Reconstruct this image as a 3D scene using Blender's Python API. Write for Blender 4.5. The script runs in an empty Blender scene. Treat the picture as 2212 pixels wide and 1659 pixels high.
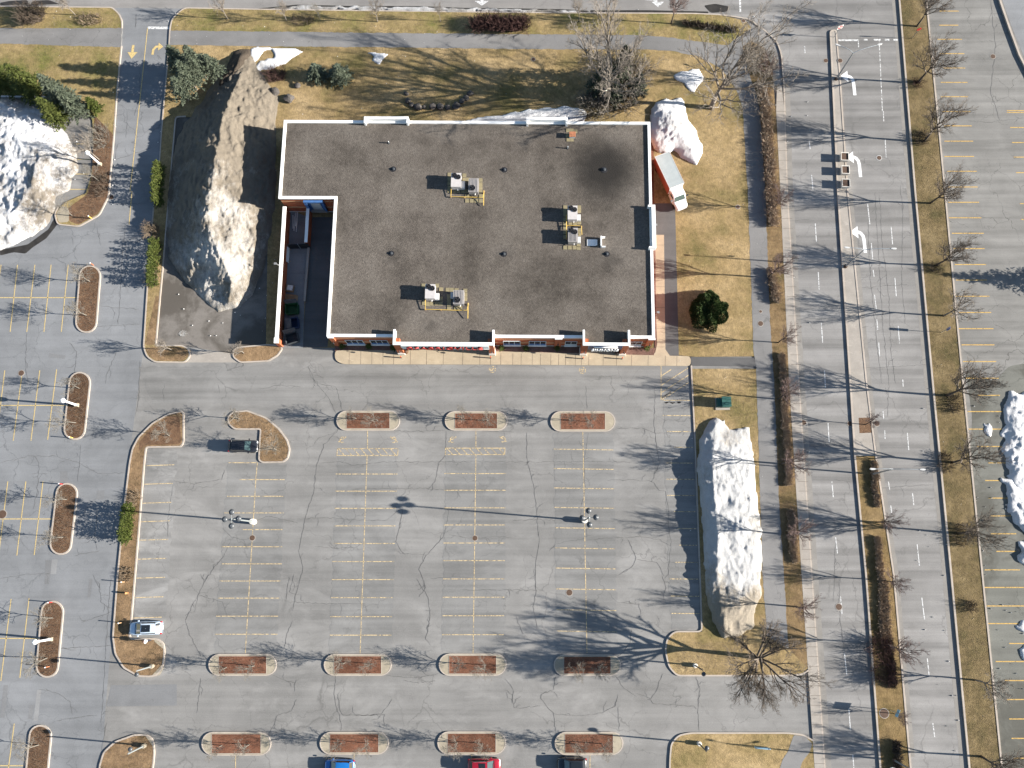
import bpy, bmesh, math, random
from mathutils import Vector, Matrix, noise
from mathutils.geometry import tessellate_polygon
S = bpy.context.scene
C = S.collection
R = math.radians
# ------------------------------------------------------------------ camera
FPX, HC = 1800.0, 122.0          # focal length in survey pixels, drone height in metres
dn = Vector((29, -370.5, -FPX)).normalized()
ex = (Vector((1, 0, 0)) - dn * dn.x).normalized()
ez = -dn
ey = ez.cross(ex)
MW = Matrix((ex, ey, ez))        # camera axes -> world
cd = bpy.data.cameras.new('camera'); cam = bpy.data.objects.new('camera', cd); C.objects.link(cam)
cam.matrix_world = Matrix.Translation((0, 0, HC)) @ MW.to_4x4()
cd.sensor_width = 36; cd.lens = FPX / 2212 * 36; cd.clip_end = 3000; cd.clip_start = 1
S.camera = cam
# ------------------------------------------------------------------ sky, sun, exposure
EL, AZ = 19.6, 4.8               # sun elevation; degrees south of east
sv = Vector((math.cos(R(EL)) * math.cos(R(AZ)), -math.cos(R(EL)) * math.sin(R(AZ)), math.sin(R(EL))))
w = bpy.data.worlds.new('World'); S.world = w; w.use_nodes = True
sk = w.node_tree.nodes.new('ShaderNodeTexSky'); sk.sky_type = 'NISHITA'; sk.sun_disc = False
sk.sun_elevation = R(EL); sk.sun_rotation = math.atan2(sv.x, sv.y); sk.air_density = 1.0; sk.dust_density = 0.4; sk.ozone_density = 1.6
bg = w.node_tree.nodes['Background']; bg.inputs[1].default_value = 0.055
w.node_tree.links.new(sk.outputs[0], bg.inputs[0])
ld = bpy.data.lights.new('sun', 'SUN'); ld.energy = 5.0; ld.angle = R(0.5); ld.color = (1, 0.94, 0.86)
sun = bpy.data.objects.new('sun', ld); C.objects.link(sun)
sun.rotation_euler = sv.to_track_quat('Z', 'Y').to_euler(); sun.location = sv * 300
S.view_settings.view_transform = 'Standard'; S.view_settings.look = 'None'; S.view_settings.gamma = 1
S.view_settings.exposure = 1.9

# ------------------------------------------------------------------ helpers
def G(px, py, z=0.0):
    """survey pixel -> point at height z in the world"""
    v = MW @ Vector((px - 1106, 829.5 - py, -FPX)); t = (z - HC) / v.z
    return Vector((v.x * t, v.y * t, z))
def GL(pts, z=0.0): return [G(x, y, z) for x, y in pts]

class MB:
    def __init__(s): s.v = []; s.f = []; s.sm = False
    def add(s, vs, fs):
        n = len(s.v); s.v += [tuple(v) for v in vs]; s.f += [tuple(i + n for i in f) for f in fs]; return s
    def box(s, x0, x1, y0, y1, z0, z1, rz=0, c=None, t=0.0):
        vs = [Vector((x, y, z)) for z in (z0, z1) for x, y in ((x0, y0), (x1, y0), (x1, y1), (x0, y1))]
        if t:
            mx, my = (x0 + x1) / 2, (y0 + y1) / 2
            for v in vs[4:]: v.x += (mx - v.x) * t; v.y += (my - v.y) * t
        if rz:
            c = c or ((x0 + x1) / 2, (y0 + y1) / 2); ca, sa = math.cos(rz), math.sin(rz)
            for v in vs:
                dx, dy = v.x - c[0], v.y - c[1]; v.x = c[0] + dx * ca - dy * sa; v.y = c[1] + dx * sa + dy * ca
        return s.add(vs, [(3, 2, 1, 0), (4, 5, 6, 7), (0, 1, 5, 4), (1, 2, 6, 5), (2, 3, 7, 6), (3, 0, 4, 7)])
    def prism(s, poly, z0, z1, bottom=False):
        n = len(poly); P = [Vector((p[0], p[1], 0)) for p in poly]
        if sum(P[i].x * P[(i + 1) % n].y - P[(i + 1) % n].x * P[i].y for i in range(n)) < 0: P.reverse()
        tr = tessellate_polygon([P])
        vs = [(p.x, p.y, z0) for p in P] + [(p.x, p.y, z1) for p in P]
        fs = [(i, (i + 1) % n, n + (i + 1) % n, n + i) for i in range(n)] if z1 != z0 else []
        for a, b, c in tr:
            if (P[b] - P[a]).cross(P[c] - P[a]).z < 0: b, c = c, b
            fs.append((n + a, n + b, n + c))
            if bottom: fs.append((c, b, a))
        return s.add(vs, fs)
    def ribbon(s, path, w, z0, z1, closed=False, jag=None):
        P = [Vector((p[0], p[1], 0)) for p in path]; n = len(P); L = []; Q = []
        for i in range(n):
            a = P[i - 1] if (i or closed) else None; b = P[(i + 1) % n] if (i < n - 1 or closed) else None
            d1 = (P[i] - a).normalized() if a is not None else None; d2 = (b - P[i]).normalized() if b is not None else None
            d = d1 or d2
            if d1 and d2: d = (d1 + d2)
            if d.length < 1e-4: d = d1
            d = d.normalized(); nn = Vector((-d.y, d.x, 0)); k = 1.0
            if d1 and d2: k = min(1.6, 1 / max(.3, nn.dot(Vector((-d2.y, d2.x, 0)))))
            ww = w * (jag[i] if jag else 1)
            L.append(P[i] + nn * ww / 2 * k); Q.append(P[i] - nn * ww / 2 * k)
        m = n if closed else n - 1
        if z0 == z1:
            vs = [(p.x, p.y, z1) for p in L] + [(p.x, p.y, z1) for p in Q]
            return s.add(vs, [(i, n + i, n + (i + 1) % n, (i + 1) % n) for i in range(m)])
        vs = [(p.x, p.y, z1) for p in L] + [(p.x, p.y, z1) for p in Q] + [(p.x, p.y, z0) for p in L] + [(p.x, p.y, z0) for p in Q]
        fs = []
        for i in range(m):
            j = (i + 1) % n
            fs += [(i, n + i, n + j, j), (2 * n + i, i, j, 2 * n + j), (n + i, 3 * n + i, 3 * n + j, n + j)]
        if not closed: fs += [(0, 2 * n, 3 * n, n), (n - 1, 2 * n - 1, 4 * n - 1, 3 * n - 1)]
        return s.add(vs, fs)
    def tube(s, pts, rad, n=6, cap=True):
        pts = [Vector(p) for p in pts]; rings = []; up = None; m = len(pts)
        for i, p in enumerate(pts):
            d = (pts[min(i + 1, m - 1)] - pts[max(i - 1, 0)]).normalized()
            if up is None: up = d.orthogonal().normalized()
            up = (up - d * up.dot(d)); up = up.normalized() if up.length > 1e-5 else d.orthogonal().normalized()
            b = d.cross(up); r = rad[i] if isinstance(rad, (list, tuple)) else rad
            rings.append([p + (up * math.cos(2 * math.pi * k / n) + b * math.sin(2 * math.pi * k / n)) * r for k in range(n)])
        vs = [v for r in rings for v in r]; fs = []
        for i in range(m - 1):
            for k in range(n): fs.append((i * n + k, i * n + (k + 1) % n, (i + 1) * n + (k + 1) % n, (i + 1) * n + k))
        if cap: fs += [tuple(range(n - 1, -1, -1)), tuple((m - 1) * n + k for k in range(n))]
        return s.add(vs, fs)
    def lathe(s, prof, x=0, y=0, n=16):
        vs = []; fs = []; m = len(prof)
        for r, z in prof:
            for k in range(n): vs.append((x + r * math.cos(2 * math.pi * k / n), y + r * math.sin(2 * math.pi * k / n), z))
        for i in range(m - 1):
            for k in range(n): fs.append((i * n + k, i * n + (k + 1) % n, (i + 1) * n + (k + 1) % n, (i + 1) * n + k))
        fs += [tuple(range(n - 1, -1, -1)), tuple((m - 1) * n + k for k in range(n))]
        return s.add(vs, fs)
    def loft(s, rings, closed=True):
        n = len(rings[0]); vs = [v for r in rings for v in r]; fs = []
        for i in range(len(rings) - 1):
            for k in range(n if closed else n - 1): fs.append((i * n + k, i * n + (k + 1) % n, (i + 1) * n + (k + 1) % n, (i + 1) * n + k))
        if closed: fs += [tuple(range(n - 1, -1, -1)), tuple((len(rings) - 1) * n + k for k in range(n))]
        return s.add(vs, fs)
    def mesh(s, name):
        me = bpy.data.meshes.new(name); me.from_pydata(s.v, [], s.f); me.validate(); me.update()
        if s.sm:
            for p in me.polygons: p.use_smooth = True
        return me

def P(name, mb, m, parent=None, smooth=False, bevel=0, loc=None):
    me = mb if isinstance(mb, bpy.types.Mesh) else mb.mesh(name)
    if not me.materials: me.materials.append(m)
    if smooth:
        for p in me.polygons: p.use_smooth = True
    o = bpy.data.objects.new(name, me); C.objects.link(o)
    if parent: o.parent = parent
    if loc: o.location = loc
    if bevel:
        b = o.modifiers.new('bevel', 'BEVEL'); b.width = bevel; b.segments = 2; b.limit_method = 'ANGLE'
    return o
def tag(o, label, cat, group=None, kind=None):
    if label: o['label'] = label
    if cat: o['category'] = cat
    if group: o['group'] = group
    if kind: o['kind'] = kind
    return o
def T(name, label, cat, loc, rz=0, group=None, sc=None):
    o = bpy.data.objects.new(name, None); C.objects.link(o); o.location = loc; o.rotation_euler = (0, 0, rz)
    o.empty_display_size = .3
    if sc: o.scale = (sc, sc, sc)
    return tag(o, label, cat, group)
def ST(name, mb, m, **k):
    o = P(name, mb, m, **k); o['kind'] = 'structure'; return o
def dup(root, loc, rz, label, sc=None, group=None):
    r = root.copy(); C.objects.link(r); r.location = loc; r.rotation_euler = (0, 0, rz); r['label'] = label
    if sc: r.scale = (sc, sc, sc) if not isinstance(sc, tuple) else sc
    if group: r['group'] = group
    for ch in root.children:
        c = ch.copy(); C.objects.link(c); c.parent = r
        for g in ch.children:
            d = g.copy(); C.objects.link(d); d.parent = c
    return r
def rnd(poly, r=8, seg=4, closed=True):
    """round the corners of a survey polygon"""
    n = len(poly); out = []
    for i in range(n):
        if not closed and i in (0, n - 1): out.append(poly[i]); continue
        a, p, b = Vector(poly[i - 1]), Vector(poly[i]), Vector(poly[(i + 1) % n])
        la, lb = (a - p).length, (b - p).length; k = min(r, la * .45, lb * .45)
        A = p + (a - p) * (k / la); B = p + (b - p) * (k / lb)
        for j in range(seg + 1):
            t = j / seg; q = A * (1 - t) ** 2 + p * 2 * t * (1 - t) + B * t * t; out.append((q.x, q.y))
    return out
def inside(x, y, poly):
    c = False; n = len(poly); j = n - 1
    for i in range(n):
        xi, yi = poly[i][0], poly[i][1]; xj, yj = poly[j][0], poly[j][1]
        if (yi > y) != (yj > y) and x < (xj - xi) * (y - yi) / (yj - yi) + xi: c = not c
        j = i
    return c
def segd(px, py, a, b):
    dx, dy = b[0] - a[0], b[1] - a[1]; l2 = dx * dx + dy * dy or 1e-9
    t = max(0, min(1, ((px - a[0]) * dx + (py - a[1]) * dy) / l2))
    return math.hypot(px - a[0] - t * dx, py - a[1] - t * dy), t

# ------------------------------------------------------------------ materials
class NT:
    def __init__(s, name, rough=.9, spec=.3, metal=0.0):
        s.m = bpy.data.materials.new(name); s.m.use_nodes = True; s.t = s.m.node_tree; s.b = s.t.nodes['Principled BSDF']
        s.b.inputs['Roughness'].default_value = rough; s.b.inputs['Specular IOR Level'].default_value = spec; s.b.inputs['Metallic'].default_value = metal
        s.tc = s.t.nodes.new('ShaderNodeTexCoord')
    def n(s, t): return s.t.nodes.new('ShaderNode' + t)
    def L(s, a, b): s.t.links.new(a, b)
    def co(s, scale=(1, 1, 1), rot=0, gen=False):
        m = s.n('Mapping'); m.inputs['Scale'].default_value = scale; m.inputs['Rotation'].default_value = (0, 0, rot); s.L(s.tc.outputs['Object'], m.inputs[0]); return m.outputs[0]
    def noise(s, scale, detail=5, rough=.55, st=(1, 1, 1), rot=0, dist=0, co=None):
        k = s.n('TexNoise'); k.inputs['Scale'].default_value = scale; k.inputs['Detail'].default_value = detail; k.inputs['Roughness'].default_value = rough
        k.inputs['Distortion'].default_value = dist; s.L(co or s.co(st, rot), k.inputs['Vector']); return k.outputs[0]
    def ramp(s, f, stops):
        r = s.n('ValToRGB'); e = r.color_ramp.elements
        while len(e) < len(stops): e.new(.5)
        for i, (p, c) in enumerate(stops):
            e[i].position = p; e[i].color = (c, c, c, 1) if isinstance(c, (int, float)) else (*c, 1)
        s.L(f, r.inputs[0]); return r.outputs[0]
    def mix(s, mode, fac, a, b):
        x = s.n('Mix'); x.data_type = 'RGBA'; x.blend_type = mode
        for i, v in ((0, fac), (6, a), (7, b)):
            if isinstance(v, (int, float)): x.inputs[i].default_value = v if i == 0 else (v, v, v, 1)
            elif isinstance(v, tuple): x.inputs[i].default_value = (*v, 1)
            else: s.L(v, x.inputs[i])
        return x.outputs[2]
    def falloff(s, d, r, k):
        m = s.n('MapRange'); m.interpolation_type = 'SMOOTHSTEP'
        for i, v in ((1, r * .22), (2, r), (3, k), (4, 0.0)): m.inputs[i].default_value = v
        s.L(d, m.inputs[0]); return m.outputs[0]
    def mul(s, a, b): return s.mix('MULTIPLY', 1.0, a, b)
    def bump(s, h, strength=.5, dist=.05):
        k = s.n('Bump'); k.inputs['Strength'].default_value = strength; k.inputs['Distance'].default_value = dist; s.L(h, k.inputs['Height']); s.L(k.outputs[0], s.b.inputs['Normal'])
    def out(s, col):
        if isinstance(col, tuple): s.b.inputs['Base Color'].default_value = (*col, 1)
        else: s.L(col, s.b.inputs['Base Color'])
        return s.m
def sc3(c, k): return tuple(min(1, x * k) for x in c)

def simple(name, col, var=.12, scale=3, rough=.7, spec=.3, metal=0, bump=0):
    t = NT(name, rough, spec, metal); f = t.noise(scale, 5)
    if bump: t.bump(t.noise(scale * 4, 4), bump, .03)
    return t.out(t.ramp(f, [(.3, sc3(col, 1 - var)), (.7, sc3(col, 1 + var))]))
def asphalt(name, col, rot=0, streak=.12, stain=.25, crack=.5, wet=0, cs=.13, dirty=(.55, .5, .45)):
    t = NT(name, .85, .25)
    big = t.mul(t.ramp(t.noise(.045, 6, .6), [(.3, .82), (.7, 1.14)]), t.ramp(t.noise(.2, 7, .65, (1, 1, 1), 1.1, .5), [(.3, .88), (.7, 1.1)]))
    st = t.ramp(t.noise(.9 if streak < .25 else .62, 4, .55, (.025, 1, 1), rot), [(.3, 1 - streak), (.7, 1 + streak)])
    fine = t.ramp(t.noise(7, 4, .75), [(.25, .84), (.75, 1.16)])
    c = t.mul(t.mul(t.mul(col, big), st), fine)
    s1 = t.ramp(t.noise(.22, 8, .68, (.45, 1, 1), rot, .6), [(.5, 0), (.68, stain)])
    c = t.mix('MIX', s1, c, sc3(col, 1.6))
    d1 = t.ramp(t.noise(.33, 6, .65), [(.6, 0), (.78, .3)])
    c = t.mix('MIX', d1, c, sc3(col, .55))
    o1 = t.ramp(t.noise(1.3, 4, .6), [(.68, 0), (.76, .4)]); c = t.mix('MIX', o1, c, sc3(col, .5))
    if wet:
        w1 = t.ramp(t.noise(.11, 6, .62, (1, 1, 1), 0, .4), [(.46, 0), (.56, wet)])
        c = t.mix('MIX', w1, c, (col[0] * .38, col[1] * .36, col[2] * .32))
    if crack:
        nz = t.n('TexNoise'); nz.inputs['Scale'].default_value = .55; nz.inputs['Detail'].default_value = 7; t.L(t.co(), nz.inputs['Vector'])
        ad = t.n('VectorMath'); ad.operation = 'MULTIPLY_ADD'; ad.inputs[1].default_value = (3.2, 3.2, 0); t.L(nz.outputs[1], ad.inputs[0]); t.L(t.co(), ad.inputs[2])
        v = t.n('TexVoronoi'); v.feature = 'DISTANCE_TO_EDGE'; v.inputs['Scale'].default_value = cs; t.L(ad.outputs[0], v.inputs['Vector'])
        ln = t.ramp(v.outputs['Distance'], [(.0, 1), (.009, 0)])
        mk = t.ramp(t.noise(.09, 3), [(.42, 0), (.55, crack)])
        c = t.mix('MIX', t.mul(ln, mk), c, sc3(col, .42))
        v2 = t.n('TexVoronoi'); v2.feature = 'DISTANCE_TO_EDGE'; v2.inputs['Scale'].default_value = cs * 3.1; t.L(ad.outputs[0], v2.inputs['Vector'])
        l2 = t.ramp(v2.outputs['Distance'], [(.0, 1), (.016, 0)]); k2 = t.ramp(t.noise(.16, 4, .6, (1, 1, 1), 2), [(.56, 0), (.66, crack * .9)])
        c = t.mix('MIX', t.mul(l2, k2), c, sc3(col, .5))
    t.bump(t.noise(9, 4, .7), .35, .02)
    return t.out(c)
def grass(name, a, b, c, patch=.12):
    t = NT(name, .95, .1)
    n1 = t.ramp(t.noise(patch, 6, .62), [(.34, b), (.5, a), (.68, c)])
    n2 = t.ramp(t.noise(1.3, 6, .7), [(.28, .66), (.74, 1.3)])
    n3 = t.ramp(t.noise(6, 5, .8, (1, .5, 1), .4), [(.25, .6), (.75, 1.38)])
    col = t.mul(t.mul(n1, n2), n3)
    dk = t.ramp(t.noise(.5, 6, .7), [(.6, 0), (.78, .45)])
    col = t.mix('MIX', dk, col, sc3(b, .55))
    t.bump(t.noise(7, 6, .8), 1.0, .14)
    return t.out(col)
def mulch(name, a, b):
    t = NT(name, .95, .1)
    col = t.mul(t.ramp(t.noise(.9, 6, .7), [(.3, a), (.7, b)]), t.ramp(t.noise(8, 5, .8), [(.25, .55), (.75, 1.45)]))
    col = t.mul(col, t.ramp(t.noise(.06, 3), [(.4, .72), (.6, 1.12)]))
    pl = t.ramp(t.noise(3.5, 5, .8), [(.62, 0), (.75, .5)])
    col = t.mix('MIX', pl, col, sc3(b, 1.9))
    t.bump(t.noise(9, 6, .8), 1.0, .1)
    return t.out(col)
def concrete(name, col, joint=0, rot=0):
    t = NT(name, .85, .25)
    c = t.mul(t.mul(col, t.ramp(t.noise(.5, 7, .65), [(.3, .86), (.7, 1.12)])), t.ramp(t.noise(9, 4, .7), [(.25, .9), (.75, 1.1)]))
    s = t.ramp(t.noise(.8, 7, .7, (1, 2.5, 1), rot, .8), [(.57, 0), (.72, .55)]); c = t.mix('MIX', s, c, sc3(col, 1.5))
    s = t.ramp(t.noise(.55, 6, .65, (1, 1.6, 1), rot + 1), [(.6, 0), (.8, .5)]); c = t.mix('MIX', s, c, (col[0] * .7, col[1] * .62, col[2] * .5))
    t.bump(t.noise(12, 3), .2, .01)
    return t.out(c)
def snowmat(name, clean, dirt, amt, north=None, west=None):
    """old ploughed snow: pale grains with sand and grit melted out in bands and specks"""
    t = NT(name, .8, .15)
    sp_ = t.n('SeparateXYZ'); t.L(t.tc.outputs['Object'], sp_.inputs[0])
    def M2(op, a, b):
        k = t.n('Math'); k.operation = op
        for i, v in ((0, a), (1, b)):
            if isinstance(v, (int, float)): k.inputs[i].default_value = v
            else: t.L(v, k.inputs[i])
        return k.outputs[0]
    f = M2('ADD', M2('MULTIPLY', t.noise(.16, 5, .6), .55), M2('MULTIPLY', t.noise(1.7, 12, .85, (1, .5, 1), .25, .4), .45))
    if north:
        mr = t.n('MapRange'); mr.inputs[1].default_value = north[0]; mr.inputs[2].default_value = north[1]; t.L(sp_.outputs[1], mr.inputs[0])
        f = M2('ADD', f, M2('MULTIPLY', mr.outputs[0], north[2]))
    lo = .62 - amt * .3
    c = t.mix('MIX', t.ramp(f, [(lo - .05, 0), (lo + .1, 1)]), clean, dirt)
    sp = t.ramp(t.noise(4.5, 9, .85), [(.54, 0), (.7, .25 + .5 * amt)]); c = t.mix('MIX', sp, c, sc3(dirt, .9))
    c = t.mul(t.mul(c, t.ramp(t.noise(6, 6, .85), [(.25, .78), (.75, 1.14)])), t.ramp(t.noise(.9, 6, .7, (1, .5, 1), .2), [(.3, .86), (.7, 1.1)]))
    t.bump(t.noise(2.6, 11, .85, (1, .6, 1), .3), 1.0, .34)
    return t.out(c)
def foliage(name, a, b, tip=None):
    t = NT(name, .75, .2)
    c = t.mul(t.ramp(t.noise(1.1, 5, .7), [(.3, a), (.7, b)]), t.ramp(t.noise(9, 4, .8), [(.25, .55), (.75, 1.5)]))
    if tip: c = t.mix('MIX', t.ramp(t.noise(2.3, 5, .75), [(.58, 0), (.72, .7)]), c, tip)
    return t.out(c)
def paint(name, col, keep=.5, scale=2.5):
    """road paint worn through to the asphalt"""
    t = NT(name, .8, .25); f = t.ramp(t.noise(scale, 7, .75), [(keep - .1, 0), (keep + .06, 1)])
    tr = t.n('BsdfTransparent'); mx = t.n('MixShader'); t.L(f, mx.inputs[0]); t.L(tr.outputs[0], mx.inputs[1]); t.L(t.b.outputs[0], mx.inputs[2])
    t.L(mx.outputs[0], t.t.nodes['Material Output'].inputs[0])
    return t.out(t.ramp(t.noise(5, 4), [(.3, sc3(col, .85)), (.7, sc3(col, 1.1))]))
def brick(name, col):
    t = NT(name, .9, .2)
    b = t.n('TexBrick'); b.inputs['Color1'].default_value = (*col, 1); b.inputs['Color2'].default_value = (*sc3(col, .8), 1); b.inputs['Mortar'].default_value = (*sc3(col, 1.25), 1)
    b.inputs['Scale'].default_value = 4; b.inputs['Mortar Size'].default_value = .012
    m = t.n('Mapping'); m.inputs['Rotation'].default_value = (R(90), 0, 0); t.L(t.tc.outputs['Object'], m.inputs[0]); t.L(m.outputs[0], b.inputs['Vector'])
    return t.out(t.mul(b.outputs[0], t.ramp(t.noise(.8, 5), [(.3, .85), (.7, 1.12)])))
def gloss(name, col, rough=.25, coat=.6, metal=0.0):
    t = NT(name, rough, .5, metal); t.b.inputs['Coat Weight'].default_value = coat; t.b.inputs['Coat Roughness'].default_value = .06
    return t.out(t.ramp(t.noise(1.5, 4), [(.3, sc3(col, .95)), (.7, sc3(col, 1.04))]))

def gloss_(name, col):
    t = NT(name, .3, .4); return t.out(t.ramp(t.noise(.8, 5), [(.3, sc3(col, .7)), (.7, sc3(col, 1.4))]))
m_lot = asphalt('asphalt_lot', (.172, .167, .158), 0, .13, .5, .5)
m_drive = asphalt('asphalt_drive', (.163, .167, .171), R(90 - 3), .1, .18, .6)
m_street = asphalt('asphalt_street', (.185, .176, .165), 0, .08, .25, .25)
m_road = asphalt('asphalt_road', (.178, .172, .164), R(90), .34, .15, .5, cs=.1)
m_gut = concrete('gutter_concrete', (.185, .174, .158))
m_east = asphalt('asphalt_east_lot', (.156, .151, .14), R(90 - 2), .22, .35, 1.0, 0, cs=.2)
m_eastw = asphalt('asphalt_east_wet', (.115, .115, .1), R(90 - 2), .14, .4, .6, .6, cs=.16)
m_pad = asphalt('asphalt_wet_pad', (.135, .122, .108), 0, .06, .35, .2, .72)
m_water = gloss_('meltwater_black', (.03, .027, .023))
m_salty = asphalt('asphalt_salt_stained', (.17, .166, .158), R(90), .16, .95, .5)
m_stall = asphalt('asphalt_stall_wear', (.158, .155, .148), 0, .2, .4, .5)
m_lane = asphalt('asphalt_lane_wear', (.165, .161, .153), 0, .2, .3, .5)
m_path = asphalt('asphalt_path', (.155, .151, .146), 0, .04, .25, .5, cs=.2)
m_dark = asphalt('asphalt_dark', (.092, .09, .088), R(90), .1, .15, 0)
m_patch = asphalt('asphalt_patch', (.15, .151, .152), R(90), .05, .12, .2)
m_patchl = asphalt('asphalt_pale_patch', (.2, .2, .198), R(90), .05, .2, .2)
m_crack = simple('crack_filler', (.085, .083, .08), .35, 2, .9)
m_kerb = concrete('kerb_concrete', (.33, .285, .24))
m_walk = concrete('beige_concrete', (.33, .27, .19))
m_side = concrete('sidewalk_concrete', (.26, .235, .205))
m_cap = concrete('island_concrete', (.27, .235, .175))
m_joint = simple('joint_dark', (.1, .08, .06), .2)
m_lawn = grass('lawn_grass', (.242, .176, .085), (.135, .112, .045), (.325, .24, .128))
m_verge = grass('verge_grass', (.132, .098, .048), (.074, .062, .027), (.19, .143, .075), .22)
m_median = grass('median_grass', (.17, .118, .055), (.105, .078, .033), (.2, .14, .07), .25)
m_green = grass('north_verge_grass', (.215, .166, .074), (.122, .122, .036), (.285, .21, .104), .16)
m_dry = grass('dry_bed', (.19, .125, .07), (.115, .08, .042), (.24, .16, .09), .35)
m_strip = grass('strip_grass', (.165, .112, .058), (.1, .076, .034), (.21, .145, .075), .3)
m_redm = mulch('red_mulch', (.105, .045, .028), (.2, .094, .058))
m_brm = mulch('brown_mulch', (.085, .048, .03), (.16, .098, .058))
m_grav = mulch('red_gravel', (.15, .085, .066), (.22, .13, .105))
m_yel = paint('yellow_paint_worn', (.47, .36, .2), .48)
m_yel2 = paint('yellow_paint', (.45, .34, .15), .4, 4)
m_yel3 = paint('yellow_paint_east', (.44, .28, .08), .42, 3)
m_wht = paint('white_paint', (.52, .52, .51), .46, 3)
m_whta = paint('white_arrow_paint', (.6, .6, .59), .38, 3)
m_wht2 = paint('white_paint_worn', (.6, .6, .58), .52, 3)
m_roofg = None
m_brick = brick('brick_orange', (.33, .1, .045))
m_band = simple('beige_band', (.42, .26, .14), .1)
m_stone = concrete('white_stone', (.55, .52, .46))
m_white = simple('white_metal', (.72, .71, .68), .05, 1.5, .5)
m_pale = simple('pale_sign_panel', (.5, .57, .58), .06, 1.5, .5)
m_blue = simple('dark_blue_panel', (.02, .03, .08), .15, 1.5, .4)
m_bluep = simple('blue_painted_steel', (.05, .12, .28), .15, 1.5, .5)
m_glass = gloss('window_glass', (.02, .025, .028), .08, .3)
m_frame = simple('window_frame', (.45, .5, .5), .06, 2, .5)
m_red = simple('sign_red', (.3, .025, .022), .1, 4, .5)
m_black = simple('black_paint', (.018, .018, .02), .2, 3, .5)
m_grey = simple('grey_metal', (.22, .22, .22), .12, 3, .5, .4, .3)
m_lgrey = simple('light_grey_metal', (.42, .42, .41), .08, 3, .5)
m_hvac = simple('hvac_casing', (.4, .375, .36), .07, 2.5, .55)
m_hvac2 = simple('hvac_ribbed_casing', (.27, .25, .235), .1, 2.5, .55)
m_pipe = simple('yellow_gas_pipe', (.5, .34, .08), .12, 4, .5)
m_paver = concrete('roof_paver', (.2, .17, .1))
m_rust = simple('rusty_metal', (.3, .12, .06), .35, 5, .8)
m_lamp = simple('lamp_head_grey', (.05, .055, .06), .08, 3, .4, .4)
m_pole = simple('pole_grey', (.2, .22, .22), .08, 3, .45, .4, .2)
m_polew = simple('pole_white', (.7, .7, .71), .04, 3, .45)
m_steel = simple('galvanised_steel', (.3, .32, .33), .1, 3, .4, .5, .5)
m_iron = simple('cast_iron', (.075, .045, .03), .25, 6, .8)
m_green_box = simple('green_painted_box', (.025, .085, .07), .12, 3, .5)
m_gbin = simple('green_dumpster', (.012, .06, .02), .2, 3, .6)
m_bbin = simple('blue_dumpster', (.016, .028, .07), .2, 3, .6)
m_dbin = simple('grey_dumpster', (.04, .045, .05), .2, 3, .6)
m_lid = simple('bin_lid', (.06, .062, .066), .15, 3, .6)
m_wood = simple('pallet_wood', (.3, .19, .1), .25, 5, .85)
m_card = simple('cardboard', (.33, .22, .13), .15, 3, .85)
m_rock = simple('dark_rock', (.07, .062, .055), .35, 3, .9, bump=.8)
m_tyre = simple('tyre_rubber', (.015, .015, .016), .2, 4, .85)
# ------------------------------------------------------------------ ground sheets
def sheet(name, px, m, z, r=0):
    return ST(name, MB().prism(GL(rnd(px, r) if r else px), z, z), m)
ST('parking_lot_ground', MB().prism([(-900, -700), (900, -700), (900, 1100), (-900, 1100)], 0, 0), m_lot)
sheet('access_drive', [(-900, 560), (233, 440), (255, 200), (264, 60), (245, 10), (400, 10), (368, 60), (357, 200), (335, 414), (316, 640), (309, 760), (300, 830), (283, 960), (252, 1244), (228, 1530), (205, 1900), (-900, 1900)], m_drive, .004, 10)
sheet('side_street', [(-1200, 16), (250, 17), (1106, 27), (1560, 33), (1640, 60), (1690, 130), (1760, 70), (1830, -60), (1830, -500), (-1200, -500)], m_street, .0065)
sheet('avenue', [(1560, 33), (1618, 42), (1656, 70), (1678, 90), (1688, 120), (1693, 185), (1700, 414), (1725, 829), (1753, 1244), (1790, 1780), (1800, 1900), (2130, 1900), (2093, 1659), (2054, 1244), (2014, 829), (1976, 414), (1942, 0), (1900, -400), (1640, -400)], m_road, .008)
sheet('east_parking_lot', [(1990, -100), (2040, 414), (2079, 829), (2121, 1244), (2200, 1950), (3600, 1950), (3600, -400), (1960, -400)], m_east, .004)
sheet('wet_pad', [(380, 253), (583, 253), (577, 745), (508, 765), (395, 747), (337, 747), (352, 580)], m_pad, .012)
sheet('north_entrance_apron', [(411, 757), (505, 758), (520, 783), (400, 783)], m_side, .008)
for i, (q, pm) in enumerate([([(240, 1480), (382, 1478), (382, 1524), (230, 1526)], m_patch), ([(130, 1018), (146, 1018), (146, 1045), (130, 1045)], m_patch), ([(209, 1060), (226, 1060), (224, 1078), (208, 1078)], m_patch),
     ([(106, 763), (142, 768), (140, 775), (105, 772)], m_patch), ([(110, 875), (131, 878), (128, 890), (108, 888)], m_patch), ([(8, 1480), (18, 1480), (10, 1550), (0, 1550)], m_patch), ([(63, 1522), (74, 1522), (70, 1553), (60, 1553)], m_patch),
     ([(80, 1490), (89, 1490), (82, 1557), (72, 1557)], m_patchl), ([(112, 1208), (125, 1208), (121, 1240), (109, 1240)], m_patchl), ([(192, 1250), (200, 1250), (196, 1290), (189, 1290)], m_patch), ([(98, 1210), (112, 1210), (106, 1262), (96, 1262)], m_patch)]):
    sheet('asphalt_patch', q, pm, .008)
sheet('wet_asphalt', [(2086, 800), (2110, 815), (2150, 822), (2180, 790), (2260, 780), (2260, 1900), (2190, 1900), (2163, 1659), (2121, 1244), (2096, 990), (2100, 900)], m_eastw, .008, 12)
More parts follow.
